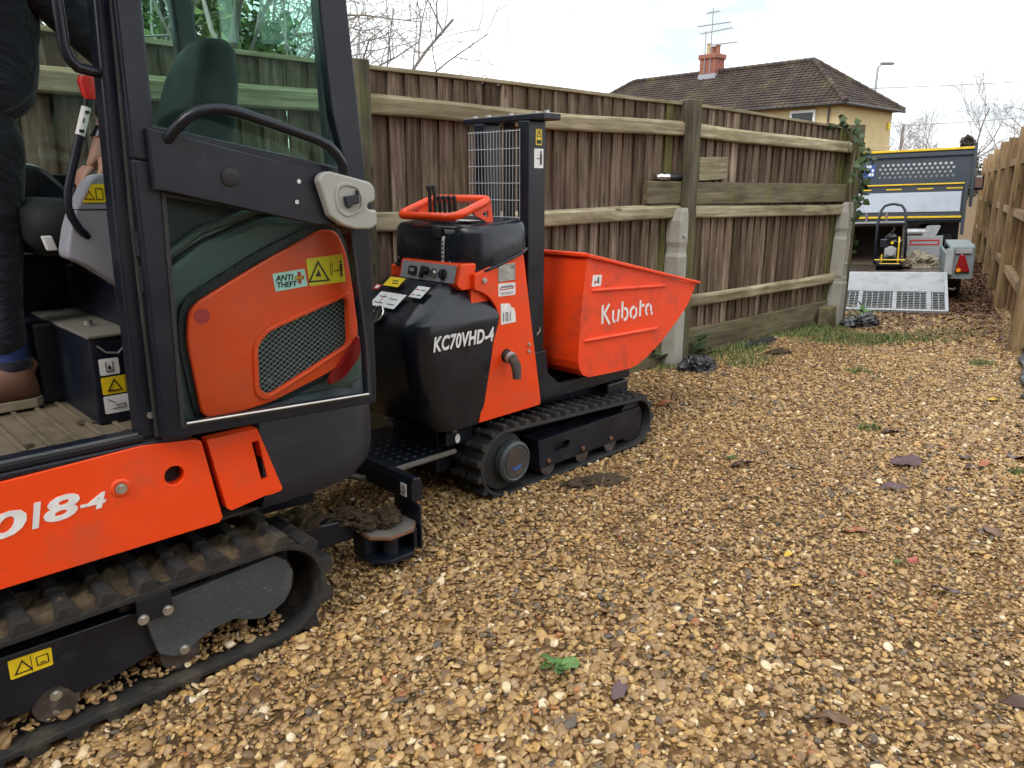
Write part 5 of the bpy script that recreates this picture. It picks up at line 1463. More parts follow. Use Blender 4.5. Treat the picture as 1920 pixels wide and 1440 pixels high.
mk('rear_glass', 'glass_low', ex, lambda m: m.add([(.27, .17, 1.40), (.27, .85, 1.40), (.24, .85, 2.25), (.24, .17, 2.25), (.276, .17, 1.40), (.276, .85, 1.40), (.246, .85, 2.25), (.246, .17, 2.25)], [(0, 1, 2, 3), (7, 6, 5, 4), (0, 4, 5, 1), (1, 5, 6, 2), (2, 6, 7, 3), (3, 7, 4, 0)]))
mk('rear_shelf', 'black', ex, lambda m: m.prism([(-.02, 1.315), (.25, 1.315), (.25, 1.40), (.0, 1.40)], .16, .86), bev=.02)
mk('grab_handle', 'black', ex, lambda m: m.tube([(-.49, .07, 2.2), (-.49, .07, 1.81), (-.489, .07, 1.71), (-.481, .07, 1.683), (-.466, .07, 1.666), (-.44, .07, 1.661), (-.41, .075, 1.659)], .0125, 10), smooth=60)
for z in (1.25, 1.16): mk('door_hinge', 'black', ex, lambda m: [m.cyl((-.383, .043, z - .028), (-.383, .043, z + .028), .0125, 12), m.cyl((-.383, .043, z + .028), (-.383, .043, z + .036), .009, 10)], smooth=40)
# --- cab interior
bx_ = mk('tool_box', 'black', ex, lambda m: m.box(-.473, -.15, .27, .86, .735, .985), bev=0.006)
mk('box_lid', 'dust', bx_, lambda m: m.box(-.478, -.15, .262, .86, .9855, .995), bev=0.003)
mk('seat_base', 'black', ex, lambda m: [m.box(-.53, -.05, .62, .88, .735, .99), m.box(-.36, .0, .36, .86, .9955, 1.14)], bev=0.01)
mk('lid_bolt', 'steel', bx_, lambda m: m.cyl((-.42, .45, .995), (-.42, .45, 1.01), .013, 12))
mk('lid_wire', 'steel', bx_, lambda m: m.tube([(-.455, .262, .965), (-.435, .256, .945), (-.405, .256, .94), (-.38, .262, .96)], .003, 6))
for z0, z1, mt in ((.878, .925, 'white'), (.822, .872, 'yellow'), (.766, .817, 'white')):
    x0, x1 = -.455, -.455 + (.052 if z0 > .87 else .115)
    def pr(m, z0=z0, z1=z1, x0=x0, x1=x1, mt=mt):
        zc = (z0 + z1) / 2
        if mt == 'yellow': tri(m, x0 + .033, zc, .036, .2668); m.prism(circle(x0 + .085, zc, .012, 12), .2655, .2668); m.ribbon([(x0 + .062, z0), (x0 + .062, z1)], .0015, .2655, .2668)
        elif z0 > .87: m.ribbon([(x0 + .017, zc + .014), (x0 + .017, zc - .013), (x0 + .035, zc - .013), (x0 + .035, zc + .014)], .0022, .2655, .2668); m.prism([(x0 + .026, zc + .006), (x0 + .031, zc - .004), (x0 + .026, zc - .009), (x0 + .021, zc - .004)], .2655, .2668)
        else: m.ribbon([(x0 + .02, zc - .012), (x0 + .055, zc - .012), (x0 + .055, zc), (x0 + .03, zc - .004)], .0016, .2655, .2668); m.ribbon([(x0 + .01, zc + .018), (x0 + .03, zc + .004)], .0014, .2655, .2668); m.ribbon([(x0 + .065, z0), (x0 + .065, z1)], .0014, .2655, .2668)
    sticker(bx_, [(x0, z0), (x1, z0), (x1, z1), (x0, z1)], .2695, mt, [('ink', pr)])
cons = rounded([(-.497, 1.225), (-.482, 1.285), (-.462, 1.335), (-.420, 1.407), (-.398, 1.424), (-.372, 1.428), (-.31, 1.40), (-.25, 1.20), (-.30, 1.07), (-.34, 1.095), (-.452, 1.185), (-.495, 1.208)], .012)
co = mk('console', 'console', ex, lambda m: m.prism(cons, .255, .345), bev=0.014, seg=3)
mk('console_slot', 'dark', co, lambda m: m.prism(rounded([(-.483, .0), (-.475, .0), (-.475, .13), (-.483, .13)], .003), -.0025, .0, M=Matrix.Translation((-.015, .285, 1.22)) @ Matrix.Rotation(R(-62), 4, 'Z') @ Matrix.Translation((.478, 0, 0)) @ Matrix.Rotation(R(20), 4, 'Y')))
mk('console_seam', 'dark', co, lambda m: m.box(-.468, -.31, .2535, .2548, 1.333, 1.3355))
sticker(co, [(-.445, 1.352), (-.385, 1.352), (-.385, 1.400), (-.417, 1.400)], .2535, 'yellow', [('ink', lambda m: [frame2(m, -.41, -.392, 1.36, 1.39, .2518, .0015), tri(m, -.426, 1.371, .022, .2518, .0015)])])
lv = mk('safety_lever', 'black', ex, lambda m: m.tube([(-.398, .24, 1.645), (-.405, .24, 1.60), (-.428, .24, 1.535), (-.462, .24, 1.434), (-.478, .24, 1.385), (-.484, .24, 1.345), (-.478, .24, 1.315), (-.462, .25, 1.285), (-.44, .262, 1.262)], .0105, 10), smooth=60)
mk('lever_grip', 'redplastic', lv, lambda m: m.loft([rrect(-.411, -.386, .228, .252, .006, 1.612), rrect(-.420, -.375, .222, .258, .008, 1.655), rrect(-.416, -.380, .224, .256, .008, 1.668)]), smooth=40)
mk('lever_label', 'white', lv, lambda m: m.tube([(-.4085, .24, 1.592), (-.428, .24, 1.535), (-.4325, .24, 1.522)], .0118, 12), smooth=60)
mk('lever_print', 'ink', lv, lambda m: [m.box(-.416, -.406, .2265, .2278, 1.575, 1.583), m.ribbon([(-.4195, 1.565), (-.4245, 1.552)], .003, .2265, .2278), m.box(-.436, -.424, .2265, .2278, 1.528, 1.536)])
mk('seat_cushion', 'seat', ex, lambda m: m.loft([rrect(-.50, .02, .42, .84, .08, 1.20), rrect(-.535, .04, .40, .86, .09, 1.25), rrect(-.535, .04, .40, .86, .09, lambda x, y: 1.33 - .05 * (x + .5)), rrect(-.49, .02, .44, .82, .08, lambda x, y: 1.365 - .06 * (x + .5))]), smooth=60)
mk('seat_pedestal', 'seat', ex, lambda m: m.loft([rrect(-.36, -.02, .46, .80, .04, 1.141), rrect(-.36, -.02, .46, .80, .04, 1.20)]))
secs = []
for z, x, hw, th in ((1.30, -.05, .19, .06), (1.42, -.02, .21, .075), (1.6, .03, .20, .075), (1.74, .07, .17, .07), (1.82, .095, .13, .06), (1.855, .105, .08, .04)):
    secs.append(rrect(x - th, x + th, .63 - hw, .63 + hw, min(th, .055), z))
mk('seat_back', 'seat', ex, lambda m: m.loft(secs), smooth=60)
mk('arm_pad', 'seat', ex, lambda m: m.loft([rrect(-.52, -.2, .75, .84, .03, 1.39), rrect(-.52, -.2, .75, .84, .03, 1.43)]), bev=.01)
mk('seat_lever', 'white', ex, lambda m: m.loft([rrect(-.512, -.485, .385, .40, .005, 1.222), rrect(-.522, -.495, .385, .40, .005, 1.262)]), bev=.003)
mk('right_console', 'plastic', ex, lambda m: m.prism(rounded([(-.62, 1.2), (-.62, 1.44), (-.55, 1.475), (-.42, 1.455), (-.33, 1.36), (-.33, 1.2)], .03), .70, .87), bev=.015)
# --- door, folded back against the body
DM = Matrix.Translation((-.386, 0.0, 0)) @ Matrix.Rotation(R(-4), 4, 'Z')
d_out = [(-.010, .738), (.636, .725), (.640, .80), (.640, 1.30), (.632, 1.45), (.600, 1.90), (.565, 2.22), (.012, 2.22), (-.002, 1.8), (-.005, 1.3)]
low_in = [(.046, .775), (.606, .760), (.606, .90), (.573, 1.262), (.50, 1.290), (.062, 1.368)]
up_in = [(.055, 1.54), (.57, 1.445), (.535, 1.6), (.515, 1.88), (.50, 2.17), (.062, 2.17)]
split_lo = [(-.010, .738), (.636, .725), (.640, .80), (.640, 1.33), (.056, 1.448), (-.005, 1.46)]
split_up = [(-.005, 1.46), (.056, 1.448), (.640, 1.33), (.632, 1.45), (.600, 1.90), (.565, 2.22), (.012, 2.22), (-.002, 1.8)]
dr = mk('door', 'black', ex, lambda m: [m.plate(split_lo, low_in, .0, .036), m.plate(split_up, up_in, .0, .036)], M=DM, bev=0.006)
mk('lower_glass', 'glass_low', dr, lambda m: m.prism([((x - .33) * 1.02 + .33, (z - 1.05) * 1.02 + 1.05) for x, z in low_in], .017, .022), M=DM)
mk('upper_glass', 'glass', dr, lambda m: m.prism([((x - .31) * 1.02 + .31, (z - 1.82) * 1.02 + 1.82) for x, z in up_in], .017, .022), M=DM)
wp = mk('waist_panel', 'black', dr, lambda m: m.prism([(.030, 1.532), (.050, 1.528), (.20, 1.494), (.50, 1.427), (.635, 1.40), (.635, 1.28), (.46, 1.287), (.048, 1.384), (.030, 1.384)], -.026, -.001), M=DM, bev=0.004)
mk('panel_plug', 'rubber_black', wp, lambda m: m.lathe([(.024, 0), (.024, .004), (.018, .007), (.006, .008)], 24, Matrix.Translation((.221, -.026, 1.416)) @ Matrix.Rotation(R(90), 4, 'X')), M=DM, smooth=40)
for x, z in ((.409, 1.407), (.399, 1.352)): mk('screw', 'steel', wp, lambda m: m.cyl((x, -.026, z), (x, -.030, z), .006, 10), M=DM)
mk('pull_bar', 'black', dr, lambda m: m.tube([(.075, -.02, 1.505), (.088, -.05, 1.530), (.114, -.062, 1.556), (.142, -.066, 1.573), (.169, -.066, 1.580), (.205, -.066, 1.582), (.243, -.066, 1.576), (.37, -.066, 1.541), (.45, -.066, 1.518), (.485, -.066, 1.503), (.51, -.062, 1.482), (.53, -.056, 1.455), (.541, -.04, 1.425), (.542, -.02, 1.40)], .0135, 12), M=DM, smooth=60)
hous = rounded([(.452, 1.410), (.463, 1.428), (.488, 1.435), (.614, 1.405), (.628, 1.388), (.628, 1.352), (.606, 1.346), (.600, 1.337), (.606, 1.328), (.631, 1.326), (.632, 1.285), (.610, 1.272), (.555, 1.274), (.515, 1.287), (.482, 1.312)], .008)
lh = mk('latch_housing', 'grey_plastic', dr, lambda m: m.prism(hous, -.062, -.027), M=DM, bev=0.010, seg=3)
mk('latch_recess', 'grey_plastic', lh, lambda m: m.plate(rounded([(.497, 1.36), (.503, 1.397), (.53, 1.407), (.575, 1.396), (.59, 1.37), (.585, 1.325), (.53, 1.308), (.505, 1.325)], .02), rounded([(.505, 1.36), (.509, 1.388), (.532, 1.397), (.570, 1.388), (.580, 1.366), (.577, 1.331), (.533, 1.316), (.512, 1.331)], .018), -.0655, -.0625), M=DM, bev=0.0015)
mk('latch_lever', 'plastic', lh, lambda m: [m.prism(rounded([(.522, 1.366), (.562, 1.371), (.562, 1.383), (.568, 1.383), (.568, 1.345), (.548, 1.347), (.538, 1.332), (.527, 1.338)], .003), -.076, -.0625)], M=DM, bev=0.002)
mk('glass_seal', 'rubber_black', dr, lambda m: [m.plate([((x - .33) * 1.035 + .33, (z - 1.05) * 1.03 + 1.05) for x, z in low_in], low_in, -.006, -.0005, c=(.33, 1.05))], M=DM)
mk('bottom_edge', 'steel', dr, lambda m: m.tube([(.05, -.009, .777), (.604, -.009, .762)], .0035, 6), M=DM)
mk('pillar_bolt', 'steel', ex, lambda m: m.cyl((-.405, .056, .80), (-.405, .050, .80), .009, 10))

# ================================================================== PERSON
def skinned(name, mat, parent, chains, sub=2):
    bm = bmesh.new()
    lay = bm.verts.layers.skin.verify()
    vmap = {}
    for ch in chains:
        prev = None
        for i, (p, r) in enumerate(ch):
            key = tuple(round(c, 4) for c in p)
            v = vmap.get(key)
            if v is None:
                v = bm.verts.new(p); vmap[key] = v
                v[lay].radius = (r, r) if not isinstance(r, tuple) else r
                if prev is None: v[lay].use_root = True
            if prev is not None and bm.edges.get((prev, v)) is None: bm.edges.new((prev, v))
            prev = v
    me = bpy.data.meshes.new(name); bm.to_mesh(me); bm.free()
    me.materials.append(MAT[mat])
    o = bpy.data.objects.new(name, me); COL.objects.link(o); o.parent = parent
    sk_ = o.modifiers.new('skin', 'SKIN'); sk_.use_smooth_shade = True
    if sub:
        q = o.modifiers.new('sub', 'SUBSURF'); q.levels = sub; q.render_levels = sub
    return o
EM = Matrix.Translation(EXC_LOC) @ Matrix.Rotation(R(EXC_RZ), 4, 'Z')
pr = thing('person', 'person in dark jacket and trousers standing in the excavator cab', 'person', EM @ Vector((-.62, .62, .742)), EXC_RZ)
def P(x, y, z): return (x + .62, y - .62, z - .742)
Wr, El, Sh = (-.310, .455, 1.525), (-.235, .47, 1.735), (-.42, .50, 1.99)
fingers = []
palm = (-.345, .452, 1.462)
for k, (dy, L) in enumerate(((-.030, .062), (-.010, .072), (.012, .068), (.032, .052))):
    b = (palm[0] - .012, palm[1] + dy * .8, palm[2] - .012)
    fingers.append([(P(*b), .0105), (P(b[0] - .024, b[1] + dy * .15, b[2] - L * .42), .0098), (P(b[0] - .034, b[1] + dy * .2, b[2] - L * .78), .009), (P(b[0] - .028, b[1] + dy * .2, b[2] - L * 1.0), .0075)])
thumb = [(P(palm[0] + .012, palm[1] - .03, palm[2] + .012), .012), (P(palm[0] + .004, palm[1] - .055, palm[2] - .018), .0105), (P(palm[0] - .008, palm[1] - .058, palm[2] - .045), .0085)]
head = [(P(-.66, .62, 2.03), .062), (P(-.72, .62, 2.09), .062), (P(-.765, .62, 2.125), (.085, .088)), (P(-.815, .62, 2.15), (.082, .092)), (P(-.85, .62, 2.17), (.05, .06))]
body = [[(P(-.60, .62, 1.62), .12), (P(-.60, .62, 1.80), .125), (P(-.63, .62, 1.97), .13)] + [(P(-.66, .62, 2.03), .062)] + head[1:],
        [(P(-.63, .62, 1.97), .13), (P(-.46, .50, 1.97), .055), (P(*El), .040), (P(*Wr), .028), (P(-.328, .453, 1.492), (.030, .024)), (P(*palm), (.036, .018)), (P(-.362, .45, 1.436), (.032, .014))],
        [(P(-.63, .62, 1.97), .13), (P(-.62, .82, 1.93), .055), (P(-.70, .84, 1.66), .040), (P(-.86, .80, 1.50), .028), (P(-.92, .79, 1.46), (.034, .018))],
        [(P(-.60, .62, 1.62), .12), (P(-.60, .60, 1.50), .07), (P(-.60, .61, 1.16), .05), (P(-.60, .62, .84), .04)],
        [(P(-.60, .62, 1.62), .12), (P(-.70, .76, 1.48), .07), (P(-.74, .78, 1.16), .05), (P(-.76, .78, .84), .04)]]
bo = skinned('body', 'skin', pr, body)
skinned('hand_fingers', 'skin', bo, fingers + [thumb], 2)
skinned('hair', 'hair', pr, [[(P(-.735, .62, 2.16), .06), (P(-.79, .62, 2.20), .075), (P(-.84, .62, 2.205), .05)]], 2)
mk('face', 'skin', bo, lambda m: [m.tube([P(-.885, .62, 2.13), P(-.905, .62, 2.10), P(-.88, .62, 2.095)], [.010, .016, .010], 8), m.tube([P(-.80, .70, 2.13), P(-.785, .715, 2.14), P(-.79, .705, 2.10)], [.012, .018, .010], 6), m.tube([P(-.80, .54, 2.13), P(-.785, .525, 2.14), P(-.79, .535, 2.10)], [.012, .018, .010], 6)], smooth=60)
skinned('jacket', 'jacket', pr, [[(P(-.585, .61, 1.56), (.165, .150)), (P(-.575, .61, 1.68), (.175, .165)), (P(-.585, .61, 1.82), (.18, .17)), (P(-.62, .62, 1.96), (.16, .16)), (P(-.655, .62, 2.02), .085)],
                                 [(P(-.585, .61, 1.82), (.18, .17)), (P(-.44, .50, 1.94), .078), (P(-.33, .48, 1.84), .070), (P(*El), .064), (P(-.262, .462, 1.64), .056), (P(-.298, .456, 1.555), .046)],
                                 [(P(-.62, .62, 1.96), (.16, .16)), (P(-.62, .81, 1.92), .078), (P(-.70, .84, 1.66), .064), (P(-.84, .80, 1.52), .045)]], 2)
skinned('trousers', 'trousers', pr, [[(P(-.60, .62, 1.66), (.145, .14)), (P(-.60, .62, 1.52), (.145, .14)), (P(-.585, .60, 1.40), .095), (P(-.592, .605, 1.24), .078), (P(-.604, .61, 1.10), .066), (P(-.612, .615, .98), .062), (P(-.605, .62, .90), .068)],
                                     [(P(-.60, .62, 1.52), (.145, .14)), (P(-.71, .77, 1.38), .095), (P(-.74, .78, 1.14), .070), (P(-.76, .78, .90), .068)]], 2)
mk('watch', 'plastic', pr, lambda m: [m.tube([P(-.300, .456, 1.548), P(-.313, .455, 1.522)], .034, 14), m.box(*[c for pair in zip(P(-.33, .415, 1.525), P(-.30, .425, 1.555)) for c in pair])], smooth=40)
mk('watch_face', 'chrome', pr, lambda m: m.cyl(P(-.316, .4145, 1.541), P(-.316, .412, 1.541), .011, 12))
for (fx, fy) in ((-.60, .62), (-.76, .78)):
    mk('sock', 'sock', pr, lambda m: m.tube([P(fx, fy, .94), P(fx, fy, .89), P(fx - .005, fy, .84)], [.050, .050, .042], 14), smooth=60)
    secs = []
    for x, hw, h, r in ((.062, .022, .05, .02), (.050, .042, .105, .025), (.015, .052, .122, .03), (-.03, .052, .116, .03), (-.08, .050, .086, .028), (-.13, .05, .058, .024), (-.175, .045, .042, .018), (-.205, .024, .03, .01)):
        q = []
        for k in range(12):
            a = 2 * math.pi * k / 12
            ca, sa = math.cos(a), math.sin(a)
            q.append(P(fx + x, fy + hw * math.copysign(abs(ca) ** .7, ca), .764 + h / 2 + h / 2 * math.copysign(abs(sa) ** .8, sa)))
        secs.append(q)
    so_ = mk('shoe', 'leather', pr, lambda m: m.loft(secs), smooth=60)
    mk('sole', 'sole', so_, lambda m: m.loft([[P(fx + a, fy + b, z) for a, b in ((.068, -.02), (.068, .02), (.045, .042), (-.05, .044), (-.13, .052), (-.19, .042), (-.214, .015), (-.214, -.015), (-.19, -.042), (-.13, -.052), (-.05, -.044), (.045, -.042))] for z in (.7425, .772)]), bev=.004)
    mk('heel_tab', 'leather', so_, lambda m: m.tube([P(fx + .052, fy - .01, .845), P(fx + .064, fy - .01, .872), P(fx + .052, fy - .01, .888)], .009, 6), smooth=60)
    mk('shoe_collar', 'jacket', so_, lambda m: m.tube([P(fx + .0, fy, .862), P(fx + .004, fy, .884), P(fx + .004, fy, .894)], [.048, .0535, .051], 16), smooth=60)

# ================================================================== TRACKED DUMPER
dp = thing('tracked_dumper', 'orange and black tracked high tip dumper with raised skip', 'dumper', DUMP_LOC, DUMP_RZ)
for y0 in (0.0, .53):
    track_belt(dp, 'rubber_black', (1.04, .137), .135, (.035, .162), .160, y0, y0 + .18, .016, .024, .072, .082, .040, .024, both=True)
    mk('drive_sprocket', 'rubber_black', dp, lambda m: m.lathe([(.03, -.06), (.135, -.05), (.135, .05), (.03, .06)], 28, Matrix.Translation((.05, y0 + .09, .162)) @ Matrix.Rotation(R(90), 4, 'X')), smooth=40)
    mk('idler_wheel', 'rubber_black', dp, lambda m: m.lathe([(.03, -.05), (.112, -.045), (.112, .045), (.03, .05)], 28, Matrix.Translation((1.035, y0 + .09, .137)) @ Matrix.Rotation(R(90), 4, 'X')), smooth=40)
    for cx in (.34, .60, .83):
        mk('track_roller', 'rust_dark', dp, lambda m: m.lathe([(.02, -.05), (.05, -.048), (.05, .048), (.02, .05)], 20, Matrix.Translation((cx, y0 + .07, .066)) @ Matrix.Rotation(R(90), 4, 'X')), smooth=40)
    fr_ = mk('track_frame', 'black', dp, lambda m: m.plate([(.267, .208), (1.085, .212), (1.075, .062), (.98, .062), (.282, .062)], rounded([(.385, .165), (.50, .165), (.50, .125), (.385, .125)], .018), y0 + .02, y0 + .13), bev=0.006)
    mk('frame_core', 'dark', fr_, lambda m: m.box(.30, 1.0, y0 + .055, y0 + .12, .09, .19))
    for cx in (.34, .60, .83): mk('bolt', 'rust', fr_, lambda m: m.cyl((cx, y0 + .02, .092), (cx, y0 + .01, .092), .011, 10))
hc = mk('hub_cap', 'scratched', dp, lambda m: m.lathe([(.098, 0), (.098, .035), (.085, .045), (.078, .040), (.03, .040), (.01, .042)], 30, Matrix.Translation((.085, .03, .158)) @ Matrix.Rotation(R(90), 4, 'X')), smooth=30)
mk('hub_face', 'rust_dark', hc, lambda m: m.cyl((.085, -.0105, .158), (.085, -.013, .158), .070, 24))
mk('hub_mark', 'blue', hc, lambda m: [m.prism([(.06, .125), (.095, .12), (.12, .135), (.11, .145), (.085, .135), (.062, .143)], -.0145, -.0132)])
mk('chassis', 'black', dp, lambda m: [m.box(-.22, 1.02, .19, .52, .13, .355), m.box(.28, 1.12, .12, .58, .357, .43), m.box(.9, 1.08, .1, .6, .25, .356)], bev=0.008)
pf = mk('foot_platform', 'black', dp, lambda m: m.loft([rrect(-.66, -.16, .13, .62, .05, .235), rrect(-.66, -.16, .13, .62, .05, .252)]), bev=.004)
mk('platform_edge', 'dust', pf, lambda m: m.tube([(-.17, .122, .243), (-.60, .122, .243), (-.65, .14, .243), (-.668, .19, .243), (-.668, .6, .243)], .013, 8), smooth=60)
def studs(m):
    for i in range(9):
        for j in range(8): m.box(-.60 + .047 * i, -.585 + .047 * i, .17 + .05 * j, .176 + .05 * j, .2522, .2545)
mk('tread_studs', 'scratched', pf, studs)
mk('platform_hinge', 'black', dp, lambda m: [m.box(-.20, -.14, .19, .23, .25, .32), m.cyl((-.17, .17, .29), (-.17, .25, .29), .014, 10)], bev=.005)
mk('hook_label', 'white', dp, lambda m: m.prism(circle(-.155, .30, .014, 16, .022), .118, .1205))
mk('label_bracket', 'black', dp, lambda m: m.box(-.22, -.06, .121, .14, .27, .35), bev=.008)
# --- engine cowl
def rrect4(x0, x1, y0, y1, r, rf_, z, seg=6):      # soft operator-side corners, tight corners against the tower
    out = []
    for cx, cy, a0, q in ((x1 - rf_, y1 - rf_, 0, rf_), (x0 + r, y1 - r, 90, r), (x0 + r, y0 + r, 180, r), (x1 - rf_, y0 + rf_, 270, rf_)):
        for j in range(seg + 1):
            a = R(a0 + 90 * j / seg)
            out.append((cx + q * math.cos(a), cy + q * math.sin(a), z))
    return out
cs = [(.345, -.26, -.07, .085, .615, .08), (.365, -.30, -.06, .062, .64, .09), (.45, -.365, -.04, .050, .652, .11), (.60, -.405, -.01, .046, .654, .12), (.73, -.42, .015, .045, .655, .12),
      (.805, -.422, .045, .045, .655, .115), (.835, -.414, .052, .046, .654, .11), (.852, -.400, .05, .050, .650, .105), (.90, -.335, .03, .075, .625, .095), (.95, -.262, -.03, .100, .600, .085), (.985, -.205, -.085, .118, .582, .07), (.992, -.18, -.09, .135, .565, .06)]
cw = mk('engine_cowl', 'plastic', dp, lambda m: m.loft([rrect4(a, b, c, d, min(r, (b - a) / 2.05), .025, z, 7) for z, a, b, c, d, r in cs]), smooth=28)
lettering('KC70VHD-4', -.345, .0438, .735, .084, 'white', cw, bold=.0024, shear=.22, xs=.735, space=1.06)
em_m = Matrix.Translation((-.408, .315, .862)) @ Matrix.Rotation(R(-90), 4, 'Z') @ Matrix.Rotation(R(-32), 4, 'X')
mk('emblem', 'ink', cw, lambda m: m.cyl((0, -.014, 0), (0, .0, 0), .033, 28), M=em_m)
mk('emblem_ring', 'chrome', cw, lambda m: m.tube([(.035 * math.cos(a), -.014, .035 * math.sin(a)) for a in np.linspace(0, 2 * math.pi, 25)[:-1]], .0045, 8, closed=True), M=em_m, smooth=60)
mk('emblem_mark', 'chrome', cw, lambda m: [m.ribbon([(.014, .026), (.002, .004), (.006, -.026)], .009, -.0165, -.0142), m.ribbon([(-.020, .006), (-.004, .010)], .006, -.0165, -.0142)], M=em_m)
def on_top(x0, x1, y0, y1, name, mat, prints=()):
    # a label lying on the sloping top of the cowl
    f = lambda x: .856 + (x + .405) * .74
    def L(m, a0, a1, b0, b1, up):
        m.add([(a0, b0, f(a0) + up), (a1, b0, f(a1) + up), (a1, b1, f(a1) + up), (a0, b1, f(a0) + up), (a0, b0, f(a0) + up + .0012), (a1, b0, f(a1) + up + .0012), (a1, b1, f(a1) + up + .0012), (a0, b1, f(a0) + up + .0012)], [(0, 3, 2, 1), (4, 5, 6, 7), (0, 1, 5, 4), (1, 2, 6, 5), (2, 3, 7, 6), (3, 0, 4, 7)])
    s = mk(name, mat, cw, lambda m: L(m, x0, x1, y0, y1, .012))
    for mt, rects in prints: mk('print', mt, s, lambda m: [L(m, *r, .0134) for r in rects])
on_top(-.375, -.305, .26, .44, 'sticker', 'white', [('ink', [(-.36, -.357, .28, .33), (-.335, -.332, .29, .34), (-.36, -.357, .36, .42), (-.33, -.327, .37, .42)]), ('red', [(-.36, -.32, .385, .389)])])
on_top(-.31, -.255, .16, .24, 'sticker', 'white', [('ink', [(-.30, -.297, .17, .20), (-.275, -.272, .17, .20)]), ('red', [(-.30, -.297, .21, .235), (-.275, -.272, .21, .235)])])
on_top(-.275, -.23, .36, .47, 'sticker', 'yellow', [('ink', [(-.262, -.258, .38, .42), (-.25, -.246, .39, .43)])])
on_top(-.30, -.275, .475, .515, 'sticker', 'red', [('white', [(-.294, -.281, .483, .507)])])
# --- orange tower
side = [(-.083, .37), (.315, .374), (.318, .40), (.248, .795), (.193, 1.125), (.12, 1.10), (-.10, 1.03), (-.10, .965), (-.06, .952), (-.03, .936), (-.005, .915), (.018, .888), (.032, .862), (.036, .838), (.026, .80), (.012, .765), (-.002, .725)]
mk('tower', 'orange', dp, lambda m: m.prism([(-.10, .372), (.31, .376), (.242, .795), (.188, 1.12), (-.10, 1.03)], .078, .62))
sp_ = mk('side_panel', 'orange', dp, lambda m: m.prism(side, .054, .077), bev=0.003)
mk('exhaust_port', 'dark', sp_, lambda m: m.cyl((.085, .0538, .652), (.085, .0522, .652), .030, 22))
mk('side_panel', 'orange', dp, lambda m: m.prism(side, .621, .644), bev=0.004)
pl_ = sticker(sp_, [(.037, .985), (.143, .988), (.143, 1.063), (.036, 1.061)], .0536, 'silver', [('ink', lambda m: [frame2(m, .04, .139, .988, 1.058, .0522, .001)] + [m.box(.045, .10 - .01 * (k % 3), .0512, .0522, .995 + .009 * k, .9965 + .009 * k) for k in range(6)])], name='data_plate')
lettering('CE', .112, .0518, 1.040, .017, 'ink', pl_)
s_ = sticker(sp_, [(.038, .923), (.143, .921), (.143, .977), (.038, .979)], .0536, 'white', [('red', lambda m: m.ribbon([(.050, .962), (.052, .951), (.128, .953), (.130, .962)], .0035, .0512, .0522)), ('ink', lambda m: [m.ribbon([(.056 + .012 * k, .958), (.061 + .012 * k, .966), (.065 + .012 * k, .959)], .003, .0512, .0522) for k in range(6)] + [m.box(.05, .13, .0512, .0522, .930 + .006 * k, .9315 + .006 * k) for k in range(2)])])
n1 = sticker(sp_, [(.053, .796), (.147, .798), (.144, .835), (.136, .862), (.116, .869), (.108, .886), (.052, .890)], .0536, 'white', r=.002)
lettering('101', .060, .0520, .808, .060, 'ink', n1, bold=.0, xs=.60, space=1.15)
for z in (.682, .649): bolt(sp_, .232, .0536, z, .006)
bolt(sp_, -.045, .0536, 1.0, .009)
ep = mk('exhaust_pipe', 'rust_dark', dp, lambda m: m.tube([(.085, .10, .655), (.085, .05, .652), (.082, .005, .640), (.076, -.02, .615), (.070, -.03, .575), (.068, -.032, .56)], [.022, .022, .0225, .023, .020, .020], 14, cap=False), smooth=60)
mk('exhaust_clamp', 'zinc', ep, lambda m: m.tube([(.084, .03, .650), (.083, .012, .644)], .027, 14), smooth=40)
mk('exhaust_bore', 'dark', ep, lambda m: m.cyl((.068, -.0318, .563), (.069, -.031, .58), .0155, 12))
# --- control hood
def hood_ring(d, z, slope=0.0):
    half = [(-.135 + d, .165), (-.115 + d, .125), (-.065, .075 + d), (-.03, .058 + d), (.02, .050 + d), (.18 - d, .050 + d), (.225 - d, .07 + d), (.25 - d, .12)]
    o = half + [(x, .70 - y) for x, y in reversed(half)]
    return [(x, y, z + slope * max(0, x + .03)) for x, y in o]
hd = mk('control_hood', 'plastic', dp, lambda m: m.loft([hood_ring(.006, 1.030, .30), hood_ring(0, 1.040, .29), hood_ring(0, 1.10, .21), hood_ring(.005, 1.192, .12), hood_ring(.012, 1.212, .11), hood_ring(.028, 1.226, .10), hood_ring(.050, 1.231, .085)]), smooth=30)
mk('hood_rim', 'black', hd, lambda m: m.tube([(x - (.004 if x < 0 else -.003), y - (.003 if y < .35 else -.003), z + .012) for x, y, z in hood_ring(0, 1.030, .30)], .007, 6, closed=True), smooth=60)
for y in (.185, .515): mk('hood_seam', 'ink', hd, lambda m: m.tube([(-.1365, y, 1.045), (-.1355, y, 1.10), (-.131, y, 1.18), (-.1235, y, 1.205)], .003, 6))
for y in (.17, .53): mk('hood_screw', 'steel', hd, lambda m: m.cyl((-.134, y, 1.075), (-.140, y, 1.075), .006, 8))
mk('cable_tie', 'white', hd, lambda m: m.loft([[(x, .205, z), (x, .222, z), (x - .002, .222, z), (x - .002, .205, z)] for x, z in ((-.138, 1.045), (-.138, 1.10), (-.134, 1.17), (-.12, 1.205))]))
mk('tie_print', 'ink', hd, lambda m: [m.box(-.1428, -.1402, .206, .221, 1.05 + .018 * k, 1.056 + .018 * k) for k in range(7)])
mk('key_tag', 'rubber_black', hd, lambda m: m.box(-.15, -.125, .225, .265, 1.175, 1.222), bev=.006)
mk('top_label', 'white', hd, lambda m: m.box(-.02, .055, .18, .50, 1.2435, 1.2455))
